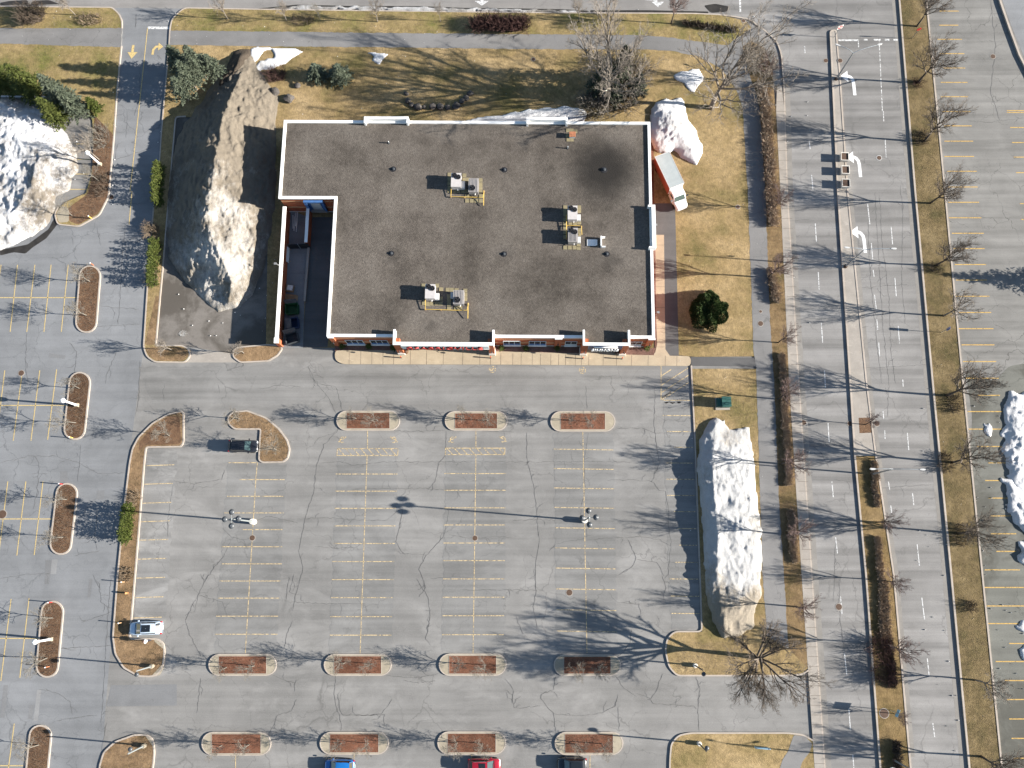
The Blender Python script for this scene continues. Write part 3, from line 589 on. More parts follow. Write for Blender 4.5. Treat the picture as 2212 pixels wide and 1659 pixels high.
# ------------------------------------------------------------------ traced cracks
rc = random.Random(4)
CR = [
 [(683, 830), (665, 790), (672, 815), (710, 860), (740, 920), (700, 960), (683, 1010)], [(690, 829), (726, 836), (733, 860), (740, 888)], [(683, 1000), (733, 997), (760, 1005), (830, 998), (1027, 997), (1150, 998), (1245, 997), (1365, 998)],
 [(683, 1010), (678, 1060), (660, 1120), (645, 1190), (655, 1225), (640, 1280), (632, 1320)], [(660, 1120), (700, 1118), (780, 1124), (836, 1124), (855, 1105), (870, 1100)], [(555, 1124), (580, 1115), (635, 1127), (645, 1131)],
 [(680, 1180), (720, 1184), (770, 1182), (783, 1170)], [(965, 930), (962, 985), (948, 1000), (940, 1040), (925, 1055), (760, 1057)], [(925, 1057), (985, 1058), (995, 1075)], [(870, 1100), (862, 1140), (855, 1170), (870, 1195), (920, 1200), (935, 1185), (960, 1155), (970, 1105), (960, 1092)],
 [(920, 1200), (905, 1230), (920, 1270), (905, 1290)], [(970, 1155), (1000, 1160), (1025, 1162), (1050, 1165), (1060, 1182)], [(1025, 1162), (1060, 1159), (1106, 1160)], [(900, 1250), (925, 1290), (930, 1330), (920, 1380), (930, 1395)], [(930, 1250), (990, 1245), (1030, 1252)],
 [(1137, 935), (1139, 1000), (1150, 1040), (1158, 1080), (1160, 1120), (1165, 1165), (1158, 1210), (1158, 1270)], [(1106, 1125), (1160, 1122), (1210, 1124), (1255, 1120)], [(1265, 832), (1268, 885)], [(1270, 935), (1262, 1000), (1264, 1060), (1256, 1090), (1254, 1125)], [(1266, 1130), (1268, 1160), (1255, 1165), (1200, 1175), (1186, 1190)],
 [(1330, 925), (1390, 925), (1410, 935), (1460, 935), (1490, 930)], [(1415, 830), (1413, 920), (1418, 960), (1425, 1000), (1412, 1030), (1408, 1040), (1370, 1037), (1310, 1037)], [(1408, 1040), (1425, 1060), (1438, 1062), (1445, 1100), (1444, 1140), (1450, 1170), (1443, 1240), (1435, 1250)],
 [(1268, 1165), (1330, 1162), (1380, 1160), (1425, 1165), (1450, 1180)], [(1355, 1165), (1375, 1205), (1365, 1225), (1335, 1243)], [(1375, 1208), (1420, 1215), (1435, 1245)], [(1155, 1245), (1158, 1275), (1152, 1310), (1160, 1360)], [(1115, 1330), (1120, 1345), (1130, 1370)], [(1000, 1275), (1100, 1274), (1160, 1275)],
 [(1315, 1280), (1330, 1300), (1380, 1305), (1385, 1330)], [(1365, 1360), (1360, 1390), (1345, 1410), (1330, 1420)], [(1330, 1460), (1345, 1485), (1375, 1505)], [(1430, 1455), (1420, 1490), (1405, 1508), (1375, 1498)], [(1405, 1510), (1410, 1520), (1500, 1525)], [(1503, 1460), (1512, 1490), (1508, 1540), (1510, 1580)],
 [(1201, 1460), (1195, 1490), (1170, 1500), (1168, 1510), (1195, 1540), (1200, 1580)], [(1168, 1525), (1110, 1530), (1106, 1500), (1090, 1490)], [(1195, 1542), (1250, 1546), (1300, 1540), (1330, 1525), (1335, 1500)], [(1335, 1525), (1338, 1580)],
 [(725, 1460), (722, 1500), (728, 1530), (737, 1560), (736, 1580)], [(730, 1500), (735, 1535), (740, 1545), (830, 1545), (830, 1570)], [(740, 1543), (800, 1545), (825, 1540), (835, 1530), (847, 1510)], [(590, 1460), (620, 1470), (636, 1475), (636, 1495)], [(640, 1510), (630, 1535), (600, 1545), (583, 1585)], [(433, 1465), (430, 1500), (425, 1540)],
 [(836, 1460), (900, 1465), (950, 1455)], [(870, 1470), (900, 1475), (940, 1470)], [(1090, 1465), (1110, 1490), (1106, 1520)], [(375, 1040), (420, 1045), (480, 1035), (485, 1015)], [(375, 1045), (368, 1080), (362, 1130), (363, 1160)], [(425, 1290), (400, 1340), (410, 1370), (435, 1420)], [(430, 1285), (480, 1300), (490, 1330), (510, 1338)], [(450, 1240), (430, 1280), (420, 1320), (400, 1330)],
 [(480, 1140), (500, 1160), (525, 1165), (545, 1162)], [(500, 1165), (485, 1200), (460, 1230), (440, 1260)], [(635, 1240), (625, 1280), (650, 1285)], [(620, 1300), (700, 1304), (790, 1304)], [(625, 1245), (618, 1300)], [(633, 1340), (620, 1370), (615, 1400)], [(0, 1250), (60, 1240), (110, 1240)], [(55, 1640), (60, 1645)],
 [(355, 830), (352, 850), (355, 870)], [(470, 830), (475, 850)], [(520, 760), (525, 790), (490, 800)], [(303, 780), (300, 860), (293, 900)], [(230, 1560), (222, 1600), (216, 1659)], [(240, 1245), (233, 1330), (225, 1470), (218, 1570)], [(115, 1560), (150, 1552), (210, 1545)], [(85, 1490), (120, 1495), (150, 1515), (158, 1545)],
 [(165, 1405), (130, 1400), (240, 1395)], [(75, 985), (85, 1000), (80, 1060), (72, 1100)], [(0, 1000), (60, 985), (120, 985), (170, 1000), (210, 1022), (270, 1022)], [(175, 960), (172, 1000), (168, 1040)], [(210, 1100), (205, 1160), (210, 1190)], [(160, 1165), (210, 1160)], [(160, 1200), (215, 1190)], [(200, 1240), (215, 1270), (218, 1300), (245, 1318)], [(175, 1345), (205, 1335), (245, 1320)],
 [(270, 495), (265, 540), (262, 600), (258, 660), (255, 700), (253, 690)], [(215, 660), (250, 665), (300, 668)], [(252, 760), (230, 810), (228, 830)], [(160, 820), (165, 760), (150, 740)], [(303, 700), (200, 705)], [(60, 830), (55, 780), (58, 720)], [(235, 435), (250, 440), (315, 440)], [(285, 525), (335, 510)], [(270, 520), (275, 580), (268, 600)], [(155, 510), (158, 530)], [(210, 490), (218, 530)],
 [(345, 128), (340, 118), (350, 130)], [(295, 30), (293, 60)], [(250, 310), (250, 345), (330, 318)], [(275, 240), (272, 300)], [(303, 145), (300, 215), (290, 250)], [(288, 360), (285, 400)], [(2140, 0), (2150, 100), (2140, 200), (2160, 260)], [(2090, 260), (2130, 265), (2212, 255)], [(1735, 20), (1728, 0)], [(1737, 25), (1665, 70)], [(1740, 25), (1790, 65)], [(1808, 0), (1806, 40)],
 [(1890, 414), (1898, 560), (1907, 700), (1920, 829), (1917, 900)], [(1900, 420), (1905, 520), (1920, 640), (1925, 760), (1935, 829)], [(1875, 480), (1880, 600), (1892, 720), (1905, 829)], [(1945, 400), (1950, 470), (1948, 600), (1955, 700)], [(1860, 621), (1960, 614)], [(1850, 342), (1900, 341), (1950, 342)], [(1850, 709), (1895, 705)], [(1870, 795), (1930, 792), (2000, 788)], [(1750, 475), (1700, 478)], [(1755, 962), (1775, 980), (1790, 1010)], [(1805, 1170), (1800, 1300)], [(1815, 1244), (1812, 1300), (1822, 1400)], [(1880, 1056), (1950, 1050), (2012, 1047)], [(1800, 1037), (1845, 1040)], [(2000, 730), (2012, 727)],
 [(1420, 1330), (1425, 1345)], [(1430, 1244), (1438, 1270), (1432, 1300)], [(770, 1115), (752, 1132)],
 [(1040, 930), (1075, 932), (1106, 933)], [(850, 930), (880, 932), (960, 930)], [(560, 840), (600, 832), (650, 836)]]
cb = MB()
def crackline(pts, wd, z=.0145):
    q = []
    for i in range(len(pts) - 1):
        a, b_ = Vector(pts[i]), Vector(pts[i + 1]); n = max(2, int((b_ - a).length / 6))
        for k in range(n):
            p = a.lerp(b_, k / n); q.append((p.x + rc.uniform(-1.3, 1.3), p.y + rc.uniform(-1.3, 1.3)))
    q.append(pts[-1]); n = len(q)
    cb.ribbon(GL(q), wd, z, z, jag=[rc.uniform(.35, 1.15) * (.35 if i in (0, n - 1) else 1) for i in range(n)])
    return q
for c in CR:
    q = crackline(c, .06)
    for p in q[2:-2]:
        if rc.random() < .15:
            a = rc.uniform(0, 6.28); l = rc.uniform(8, 26)
            crackline([p, (p[0] + l * .5 * math.cos(a), p[1] + l * .5 * math.sin(a)), (p[0] + l * math.cos(a + .4), p[1] + l * math.sin(a + .4))], .042, .0148)
ST('pavement_cracks', cb, m_crack)
# ------------------------------------------------------------------ store building
ZP, ZR = 5.3, 5.05               # parapet top, roof deck
o0 = G(705, 727, ZP); e0 = G(1415, 731, ZP); BR = math.atan2(e0.y - o0.y, e0.x - o0.x)
cB, sB = math.cos(BR), math.sin(BR)
def U(px, py, z):
    p = G(px, py, z); dx, dy = p.x - o0.x, p.y - o0.y
    return (dx * cB + dy * sB, -dx * sB + dy * cB)
def UW(u, v): return (o0.x + u * cB - v * sB, o0.y + u * sB + v * cB)
def UZ(px, py, v):
    """height on the plane v = const of the building that is seen at this pixel, with its u"""
    lo, hi = -1.0, 12.0
    for _ in range(40):
        m = (lo + hi) / 2
        if U(px, py, m)[1] > v: lo = m
        else: hi = m
    return U(px, py, lo)[0], lo
t = NT('roof_gravel', .95, .1)
c = t.mul(t.ramp(t.noise(.14, 7, .66), [(.3, (.05, .043, .036)), (.5, (.098, .085, .072)), (.72, (.135, .119, .102))]), t.ramp(t.noise(2.6, 6, .8), [(.25, .6), (.75, 1.4)]))
c = t.mul(c, t.ramp(t.noise(9, 4, .8), [(.25, .6), (.75, 1.4)]))
nz = t.n('TexNoise'); nz.inputs['Scale'].default_value = .8; nz.inputs['Detail'].default_value = 5; t.L(t.co(), nz.inputs['Vector'])
a = t.n('VectorMath'); a.operation = 'MULTIPLY_ADD'; a.inputs[1].default_value = (2.4, 2.4, 0); t.L(nz.outputs[1], a.inputs[0]); t.L(t.co(), a.inputs[2])
for (px, py, r_, k) in ((1305, 367, 7.5, .97), (850, 548, 2.2, .35), (1089, 548, 2, .3), (846, 700, 1.4, .4), (1318, 565, 2.4, .45), (930, 705, 1.4, .4)):
    u, v = U(px, py, ZR)
    d = t.n('VectorMath'); d.operation = 'DISTANCE'; d.inputs[1].default_value = (u + 1.2, v + 1.2, ZR); t.L(a.outputs[0], d.inputs[0])
    c = t.mix('MIX', t.falloff(d.outputs['Value'], r_, k), c, (.022, .02, .018))
t.bump(t.noise(6, 6, .8), .9, .08)
m_roofg = t.out(c)

BLD = T('store_building', 'large flat-roofed brick store with white parapets and red FABRICVILLE sign', 'building', (o0.x, o0.y, 0), BR)
foot = [U(*p, ZP) for p in ((613, 259), (1405, 263), (1415, 731), (705, 727), (722, 430), (605, 428))]
foot[3] = (0, 0); foot[2] = (foot[2][0], 0); foot[4] = (0, (foot[4][1] + foot[5][1]) / 2); foot[5] = (foot[0][0], foot[4][1])
foot[1] = (foot[2][0] + .1, foot[1][1])
CW = .42
def inset(poly, d):
    n = len(poly); out = []; A = sum(poly[i][0] * poly[(i + 1) % n][1] - poly[(i + 1) % n][0] * poly[i][1] for i in range(n)); sg = 1 if A > 0 else -1
    for i in range(n):
        p, a, b = Vector(poly[i]), Vector(poly[i - 1]), Vector(poly[(i + 1) % n]); d1 = (p - a).normalized(); d2 = (b - p).normalized()
        n1 = Vector((-d1.y, d1.x)) * sg; n2 = Vector((-d2.y, d2.x)) * sg; k = 1 + n1.dot(n2)
        q = p + (n1 + n2) * (d / k); out.append((q.x, q.y))
    return out
wallp = inset(foot, .12)
mb = MB(); n = len(wallp)
mb.add([(x, y, 0) for x, y in wallp] + [(x, y, ZP - .28) for x, y in wallp], [(i, (i + 1) % n, n + (i + 1) % n, n + i) for i in range(n)])
P('wall', mb, m_brick, BLD)
for name, z0, z1, off, mm_ in (('band', 3.95, 4.12, .1, m_band), ('band', 1.75, 2.1, .1, m_band), ('plinth', 0, .35, .07, m_stone)):
    q = inset(foot, off); mb = MB(); mb.ribbon([Vector((x, y, 0)) for x, y in inset(foot, off + .02)], .05, z0, z1, True); P(name, mb, mm_, BLD)
# the roof deck: main polygon (bays add their own)
P('roof', MB().prism(inset(foot, CW - .03), ZR - .2, ZR), m_roofg, BLD)
# raised parapets on the north and east edges
def raised(x0, y0, x1, y1, z, along, dep=.75):
    mb = MB(); a = U(x0, y0, z); b = U(x1, y1, z)
    if along == 'x':
        v = foot[0][1] + (foot[1][1] - foot[0][1]) * (a[0] - foot[0][0]) / (foot[1][0] - foot[0][0])
        mb.box(a[0], b[0], v - .14, v + .3, ZP - .28, z - .001); mb.box(a[0], a[0] + .3, v - dep, v - .14, ZR - .1, z); mb.box(b[0] - .3, b[0], v - dep, v - .14, ZR - .1, z)
    else:
        u = foot[1][0] + .1
        mb.box(u - .34, u + .22, b[1], a[1], ZP - .28, z - .001); mb.box(u - dep - .1, u - .34, a[1] - .3, a[1], ZR - .1, z); mb.box(u - dep - .1, u - .34, b[1], b[1] + .3, ZR - .1, z)
    P('raised_parapet', mb, m_white, BLD, bevel=.02)
raised(786, 256, 882, 256, 5.95, 'x'); raised(1137, 261, 1226, 261, 5.95, 'x')
raised(1402, 442, 1408, 536, 5.95, 'y')
for px in (795, 1140):   # scuppers
    a = U(px - 45, 262, ZP); 
# front bays
ZB = 6.25
vrec = -.02
def bay(xl, xr, yf, yb, pl, pr, base_y):
    a = U(xl, yf, ZB); b = U(xr, yf, ZB); vb = U(xl, yb, ZB)[1]; vf = (a[1] + b[1]) / 2
    u0, u1 = a[0], b[0]
    cop = MB(); tcp = .3
    cop.box(u0, u1, vf, vf + .42, ZB - .34, ZB); cop.box(u0, u0 + tcp, vf + .42, vb, ZB - .34, ZB); cop.box(u1 - tcp, u1, vf + .42, vb, ZB - .34, ZB)
    P('raised_parapet', cop, m_white, BLD, bevel=.02)
    inn = MB(); inn.box(u0 + .1, u1 - .1, vf + .1, vf + .38, 4.0, ZB - .34); inn.box(u0 + .06, u0 + tcp - .02, vf + .38, vb - .02, 4.0, ZB - .34); inn.box(u1 - tcp + .02, u1 - .06, vf + .38, vb - .02, 4.0, ZB - .34)
    P('upper_wall', inn, m_white, BLD)
    P('roof', MB().box(u0 + tcp - .03, u1 - tcp + .03, vf + .37, .1 + CW, 3.95, ZR + .006), m_roofg, BLD)
    for x0, x1 in (pl, pr):
        p0 = U(x0, base_y, .2)[0]; p1 = U(x1, base_y, .2)[0]; dp = 1.05
        pb = MB().box(p0 + .1, p1 - .1, vf + .06, vf + dp, .5, ZB - .34); pp = P('pillar', pb, m_brick, BLD)
        P('pillar_base', MB().box(p0, p1, vf - .06, vf + dp + .1, 0, .85, t=.04), m_stone, pp, bevel=.04)
        cx = (p0 + p1) / 2; P('wall_lamp', MB().tube([(cx, vf + .08, 3.0), (cx, vf - .1, 3.15), (cx + .02, vf - .22, 3.05)], .035, 5).lathe([(.02, 2.98), (.11, 2.9), (.11, 2.72), (.05, 2.7)], cx + .02, vf - .22, 8), m_black, pp)
        P('plaque', MB().box(cx - .17, cx + .17, vf + .03, vf + .06, 1.1, 1.25), m_lgrey, pp)
    return u0, u1, vf
b1 = bay(848, 1067.5, 745, 711, (860, 876), (1056, 1070.5), 765.7)
b2 = bay(1259, 1361.5, 746, 712, (1251.7, 1267), (1335.6, 1350.8), 767.5)
ring = inset(foot, CW / 2); yS = ring[3][1]
mb = MB(); mb.ribbon([Vector((x, y, 0)) for x, y in [(b1[0] + .05, yS), ring[3], ring[4], ring[5], ring[0], ring[1], ring[2], (b2[1] - .05, yS)]], CW, ZP - .3, ZP)
P('parapet', mb, m_white, BLD, bevel=.02)
P('parapet', MB().ribbon([Vector((b1[1] - .05, yS, 0)), Vector((b2[0] + .05, yS, 0))], CW, ZP - .3, ZP), m_white, BLD, bevel=.02)
# recessed entrance walls with doors
def entrance(b, ndoor):
    u0, u1, vf = b; w = MB().box(u0 + 1.2, u1 - 1.2, .05, .12, .15, 3.9); g = P('shopfront', w, m_glass, BLD); f = MB()
    k = int((u1 - u0) / 1.5)
    for i in range(k + 1): x = u0 + 1.2 + (u1 - u0 - 2.4) * i / k; f.box(x - .04, x + .04, .01, .05, .15, 3.9)
    f.box(u0 + 1.2, u1 - 1.2, .008, .05, 2.3, 2.4); P('shopfront_frame', f, m_frame, g)
entrance(b1, 2); entrance(b2, 2)
# fascia panels with lettering
def text(body, size, ext, m, parent, u, v, z, wid, name, bold=.0):
    cu = bpy.data.curves.new(name, 'FONT'); cu.body = body; cu.size = size; cu.extrude = ext; cu.align_x = 'CENTER'; cu.offset = bold; cu.space_character = 1.12
    ob = bpy.data.objects.new(name, cu); C.objects.link(ob); bpy.context.view_layer.update()
    me = bpy.data.meshes.new_from_object(ob.evaluated_get(bpy.context.evaluated_depsgraph_get())); C.objects.unlink(ob); bpy.data.objects.remove(ob)
    me.materials.clear(); xs = [q.co.x for q in me.vertices]; k = wid / (max(xs) - min(xs)); cx = (max(xs) + min(xs)) / 2
    for q in me.vertices: q.co.x = (q.co.x - cx) * k
    o = P(name, me, m, parent); o.location = (u, v, z); o.rotation_euler = (R(90), 0, 0); return o
u0, u1, vf = b1
p0 = U(866, 745, 5.9)[0]; p1 = U(1055.5, 745, 5.9)[0]
sg = P('sign_panel', MB().box(p0, p1, vf - .05, vf + .1, 3.98, ZB - .35), m_pale, BLD)
P('sign_border', MB().box(p0, p1, vf - .09, vf - .05, 3.98, 4.1).box(p0, p1, vf - .09, vf - .05, 5.78, 5.9), m_white, sg)
ul, zl = UZ(969, 749.5, vf - .1)
xa, za = UZ(895.5, 750.5, vf - .1); xb, _ = UZ(1042.5, 750.5, vf - .1)
text('FABRICVILLE', 1.5, .09, m_red, sg, (xa + xb) / 2, vf - .2, 4.45, xb - xa, 'lettering', .03)
text('FABRICVILLE', 1.55, .05, m_black, sg, (xa + xb) / 2 + .03, vf - .12, 4.42, xb - xa + .12, 'letter_backing', .06)
em = MB(); cx, _ = UZ(884.5, 750, vf - .1); q = [(cx + .42 * math.cos(R(a)), vf - .2, 4.98 + .48 * math.sin(R(a))) for a in range(0, 361, 24)]
em.tube(q, .1, 6); em.tube([(cx + .1, vf - .2, 4.6), (cx + .35, vf - .22, 4.42), (cx + .55, vf - .22, 4.45)], [.11, .09, .03], 6); P('emblem', em, m_red, sg, smooth=True)
u0, u1, vf = b2
p0, p1 = U(1273, 746, 5.9)[0], U(1345, 746, 5.9)[0]
sg = P('sign_panel', MB().box(p0, p1, vf - .05, vf + .1, 3.95, ZB - .35), m_blue, BLD)
P('sign_light_box', MB().tube([(p0 + .7, vf - .14, 5.62), (p1 - .7, vf - .14, 5.62)], .12, 10), m_white, sg, smooth=True)
xa, _ = UZ(1279, 751, vf - .2); xb, _ = UZ(1337.5, 751, vf - .2)
text('SIMMONS', 1.2, .08, m_white, sg, (xa + xb) / 2, vf - .3, 4.15, xb - xa, 'lettering', .035)
# pilasters
for x0, x1, yb in ((725, 735, 748), (1197, 1211, 749), (1391, 1404, 751)):
    a = U(x0, yb, .15)[0]; b = U(x1, yb, .15)[0]
    pl = P('pilaster', MB().box(a, b, -.14, .14, 0, ZP - .301), m_brick, BLD); P('wall_lamp', MB().tube([((a + b) / 2, -.12, 3.1), ((a + b) / 2, -.3, 3.2), ((a + b) / 2, -.42, 3.1)], .035, 5).lathe([(.02, 3.02), (.11, 2.95), (.11, 2.75)], (a + b) / 2, -.42, 8), m_black, pl)
    P('pilaster_cap', MB().box(a - .05, b + .05, -.2, -.002, ZP - .28, ZP - .004), m_white, pl)
# windows in the front wall
for xl, xr, nb in ((754.2, 791.4, 3), (805.8, 843.5, 3), (1087.6, 1124.3, 3), (1142.1, 1179.3, 3), (1219.4, 1245.2, 2), (1358.9, 1383.7, 2)):
    a = UZ(xl, 746.3, .12)[0]; b = UZ(xr, 746.3, .12)[0]; z0, z1 = .75, 3.0
    fr = MB()
    fr.box(a, b, .02, .11, z0, z0 + .09).box(a, b, .02, .11, z1 - .09, z1)
    for i in range(nb + 1): x = a + (b - a - .08) * i / nb; fr.box(x, x + .08, .03, .11, z0 + .09, z1 - .09)
    wn = P('window', fr, m_frame, BLD); P('pane', MB().box(a + .02, b - .02, .08, .12, z0 + .02, z1 - .02), m_glass, wn); P('sill', MB().box(a - .06, b + .06, -.14, .115, z0 - .16, z0 - .002), m_white, wn)
    P('awning_panel', MB().box(a + .08, b - .08, .055, .09, z0 + .09, z0 + .62), m_bluep if nb == 3 else m_frame, wn)
# wall lamps on the east wall
for px, py in ((1413, 486), (1415, 675)):
    u, v = U(px, py, 4.6); u = foot[1][0] - .1
    P('wall_lamp', MB().tube([(u, v, 4.7), (u + .4, v, 4.85), (u + .7, v, 4.75)], .03, 5).box(u + .5, u + .85, v - .14, v + .14, 4.62, 4.76), m_grey, BLD)
# dock door in the notch
vN = foot[4][1]
a, b = U(655, 447, 4.4)[0], U(697, 447, 4.4)[0]
dk = P('dock_door', MB().box(a, b, vN + .04, vN + .14, 1.2, 4.3), m_bluep, BLD); P('door_leaf', MB().box(a + .8, b - .7, vN - .0, vN + .05, 1.25, 3.6), m_lgrey, dk)
P('dock_bumper', MB().box(a + .3, b, vN - .35, vN + .1, .8, 1.2), m_side, dk); P('dock_shelter', MB().box(a, a + .4, vN - .3, vN + .06, 1.2, 4.25).box(b - .35, b, vN - .3, vN + .06, 1.2, 4.25).box(a, b, vN - .3, vN + .05, 4.26, 4.6), m_bluep, dk)
# ------------------------------------------------------------------ things on the roof
def roofpt(px, py, z=ZR): return G(px, py, z)
def pavers(lst, label):
    c0 = G(*lst[0], ZR); r = T('paver_pad', label, 'pavers', c0, BR)
    for x, y in lst: c = G(x, y, ZR) - c0; P('paver', pav_me, m_paver, r, loc=(c.x * cB + c.y * sB, -c.x * sB + c.y * cB, 0))
pav_me = MB().box(-.29, .29, -.29, .29, -.02, .06).mesh('paver')
def unit(x0, x1, y0, y1, zt, kind, hood, label, pav):
    a = G(x0, y0, ZR + zt); b = G(x1, y1, ZR + zt); cx, cy = (a.x + b.x) / 2, (a.y + b.y) / 2; sx, sy = abs(b.x - a.x) / 2, abs(a.y - b.y) / 2
    r = T('rooftop_unit', label, 'rooftop unit', (cx, cy, ZR), BR, 'rooftop units on the store')
    mc = m_hvac if kind == 'two' else m_hvac2
    cs = P('casing', MB().box(-sx, sx, -sy, sy, .12, zt).box(-sx + .1, sx - .1, -sy + .1, sy - .1, .0, .12), mc, r, bevel=.02)
    P('lid', MB().box(-sx - .04, sx + .04, -sy - .04, sy + .04, zt, zt + .05), mc, r)
    if kind != 'two':
        rb = MB()
        for i in range(6): x = -sx + .2 + (2 * sx - .4) * i / 5; rb.box(x - .03, x + .03, -sy * (1 if kind == 'rib1' else .96), sy * (.98 if kind == 'rib1' else .25), zt + .05, zt + .085)
        P('lid_ribs', rb, mc, r)
    fans = ((-sx * .35, sy * .66), (sx * .42, sy * .42)) if kind != 'rib1' else ((-sx * .3, -sy * .42),)
    fr = .38 if kind != 'rib1' else .62
    fr = min(fr, sx * .6)
    for fx, fy in fans:
        f = P('fan', MB().lathe([(fr, zt + .05), (fr, zt + .16), (fr * .9, zt + .16), (fr * .88, zt + .1)], fx, fy, 20), m_black, r)
        bl = MB()
        for k in range(4):
            a_ = k * math.pi / 2 + .6; d = Vector((math.cos(a_), math.sin(a_), 0)); e = Vector((-d.y, d.x, 0)); p = Vector((fx, fy, zt + .15))
            bl.add([p + d * .08 - e * .05, p + d * fr * .82 - e * .14 * fr / .4, p + d * fr * .82 + e * .12 * fr / .4 + Vector((0, 0, .03)), p + d * .08 + e * .05], [(0, 1, 2, 3)])
        P('fan_blades', bl.lathe([(.09, zt + .1), (.09, zt + .2), (.03, zt + .21)], fx, fy, 10), m_black, f)
    if hood:
        a = G(hood[0], hood[1], ZR + hood[4]); b = G(hood[2], hood[3], ZR + hood[4]); loc = lambda p: ((p.x - cx) * cB + (p.y - cy) * sB, -(p.x - cx) * sB + (p.y - cy) * cB)
        a, b = loc(a), loc(b); x0, x1 = min(a[0], b[0]), max(a[0], b[0])
        if x0 > 0: x0 = sx + .002
        else: x1 = -sx - .002
        P('air_hood', MB().box(x0, x1, min(a[1], b[1]), max(a[1], b[1]), .2, hood[4]), m_lgrey, r, bevel=.03)
    P('gas_valve', MB().tube([(sx * .3, -sy, .5), (sx * .3, -sy - .22, .55), (sx * .3, -sy - .25, .75)], .05, 6), m_white, r)
    return r
unit(975.2, 995.5, 374.6, 403.2, 1.3, 'two', (995.5, 391, 1004, 407, .75), 'twin-fan rooftop unit of the pair nearest the north parapet', 0)
unit(1013, 1033.5, 386, 414.5, 1.1, 'rib1', None, 'ribbed one-fan rooftop unit of the pair nearest the north parapet', 0)
unit(919.3, 939.2, 614.6, 644.3, 1.3, 'two', (939.2, 633, 948.3, 647, .75), 'twin-fan rooftop unit of the pair above the FABRICVILLE sign', 0)
unit(980, 1001.9, 627.7, 656.2, 1.1, 'rib1', (973.3, 631, 980, 644, .6), 'ribbed one-fan rooftop unit of the pair above the FABRICVILLE sign', 0)
unit(1226.8, 1247.1, 445, 473.7, 1.3, 'two', (1247, 463, 1254.3, 476, .7), 'smooth-lidded twin-fan rooftop unit near the east parapet', 0)
unit(1227.5, 1247.9, 493, 521.8, 1.3, 'rib2', (1247.9, 511, 1254.4, 524, .7), 'ribbed twin-fan rooftop unit beside the broken white panels', 0)
PV = [[(971, 377), (971, 387), (971, 396), (971, 405), (971, 413), (1003, 379), (1003, 388), (1011, 388), (1038, 389), (1038, 398), (1038, 406), (1038, 414), (981, 413), (990, 413), (1000, 413), (1009, 413), (1009, 424), (1009, 434), (1019, 434), (1029, 434), (1039, 434), (1039, 424)],
      [(915, 617), (944, 617), (953, 625), (967, 626), (976, 626), (986, 627), (1005, 628), (1005, 637), (1005, 646), (916, 655), (924, 657), (933, 656), (943, 656), (952, 656), (952, 645), (970, 640), (970, 648), (970, 657), (970, 665), (985, 665), (994, 665)],
      [(1221, 448), (1221, 456), (1221, 464), (1221, 474), (1221, 484), (1221, 492), (1221, 502), (1221, 512), (1251, 448), (1251, 456), (1251, 481), (1242, 484), (1232, 482), (1251, 497), (1251, 506), (1250, 530), (1221, 535), (1231, 535), (1241, 535), (1250, 536)],
      [(1227, 282), (1235, 282), (1243, 284), (1235, 302), (1228, 302), (1226, 293)]]
for lst, lb in zip(PV, ('square concrete pavers under the pair of units nearest the north parapet', 'square concrete pavers under the pair of units above the FABRICVILLE sign', 'square concrete pavers under the two units near the east parapet', 'few square pavers around the rusty roof vent')):
    pavers(lst, lb)
def pipe(name, pts, label):
    r = T(name, label, 'gas pipe', (0, 0, 0)); b = MB(); q = [G(x, y, ZR + z) + Vector((0, 0, 0)) for x, y, z in pts]
    b.tube(q, .05, 6); P('pipe', b, m_pipe, r)
    for i, p in enumerate(q):
        if i in (1, 2, len(q) - 2): P('pipe_support', MB().box(p.x - .1, p.x + .1, p.y - .1, p.y + .1, ZR, p.z - .03), m_wood, r)
pipe('gas_pipe', [(975, 398, .5), (974, 424.5, .3), (1004, 425.5, .3), (1034, 426, .3), (1043, 427, .3), (1045, 412, .9), (1044.5, 444, .25)], 'yellow gas pipe running below the pair of units nearest the north parapet')
pipe('gas_pipe', [(919, 645, .5), (918.5, 668, .3), (953, 669, .3), (981, 670, .3), (1009, 670, .3), (1011, 655, .9), (1010.5, 688, .25)], 'yellow gas pipe running below the pair of units above the FABRICVILLE sign')
pipe('gas_pipe', [(1223.5, 464, .5), (1223.5, 514, .35), (1224, 487, .35), (1254, 487, .4), (1256, 489, .5), (1257, 507, .25)], 'yellow gas pipe between the two units near the east parapet')
for (px, py, h, r_, kind, lb) in ((840, 309, .5, .1, 'vent_pipe', 'short bright vent pipe on the roof, left of the north raised parapet'), (850, 365.5, .2, .22, 'roof_drain', 'small roof drain left of the northern pair of rooftop units'), (1090, 367, .2, .22, 'roof_drain', 'small roof drain right of the northern pair of rooftop units'), (1305, 367, .25, .25, 'roof_drain', 'roof drain in the middle of the round dark stain'), (1226, 320.5, .6, .1, 'vent_pipe', 'short vent pipe just below the rusty roof vent'), (845.5, 547.5, .2, .22, 'roof_drain', 'small roof drain in the left half of the roof, level with the dock wall'), (1089, 549, .2, .22, 'roof_drain', 'small roof drain at the centre of the roof'), (1311, 549, .2, .22, 'roof_drain', 'small roof drain below the broken white panels')):
    c = G(px, py, ZR); r = T(kind, lb, 'vent' if 'vent' in kind else 'drain', (c.x, c.y, ZR))
    P('body', MB().lathe([(r_, -.02), (r_ * .9, h), (r_ * .4, h + .05)], 0, 0, 10), m_steel if kind == 'vent_pipe' else m_dbin, r)
    P('collar', MB().lathe([(r_ * 2, -.02), (r_ * 2, .04), (r_ * 1.1, .05)], 0, 0, 12), m_black, r)
a = G(1229.5, 284, ZR + .7); b = G(1243.5, 295, ZR + .7)
r = T('roof_vent', 'square rusty vent box on pavers near the north parapet', 'vent', ((a.x + b.x) / 2, (a.y + b.y) / 2, ZR), BR)
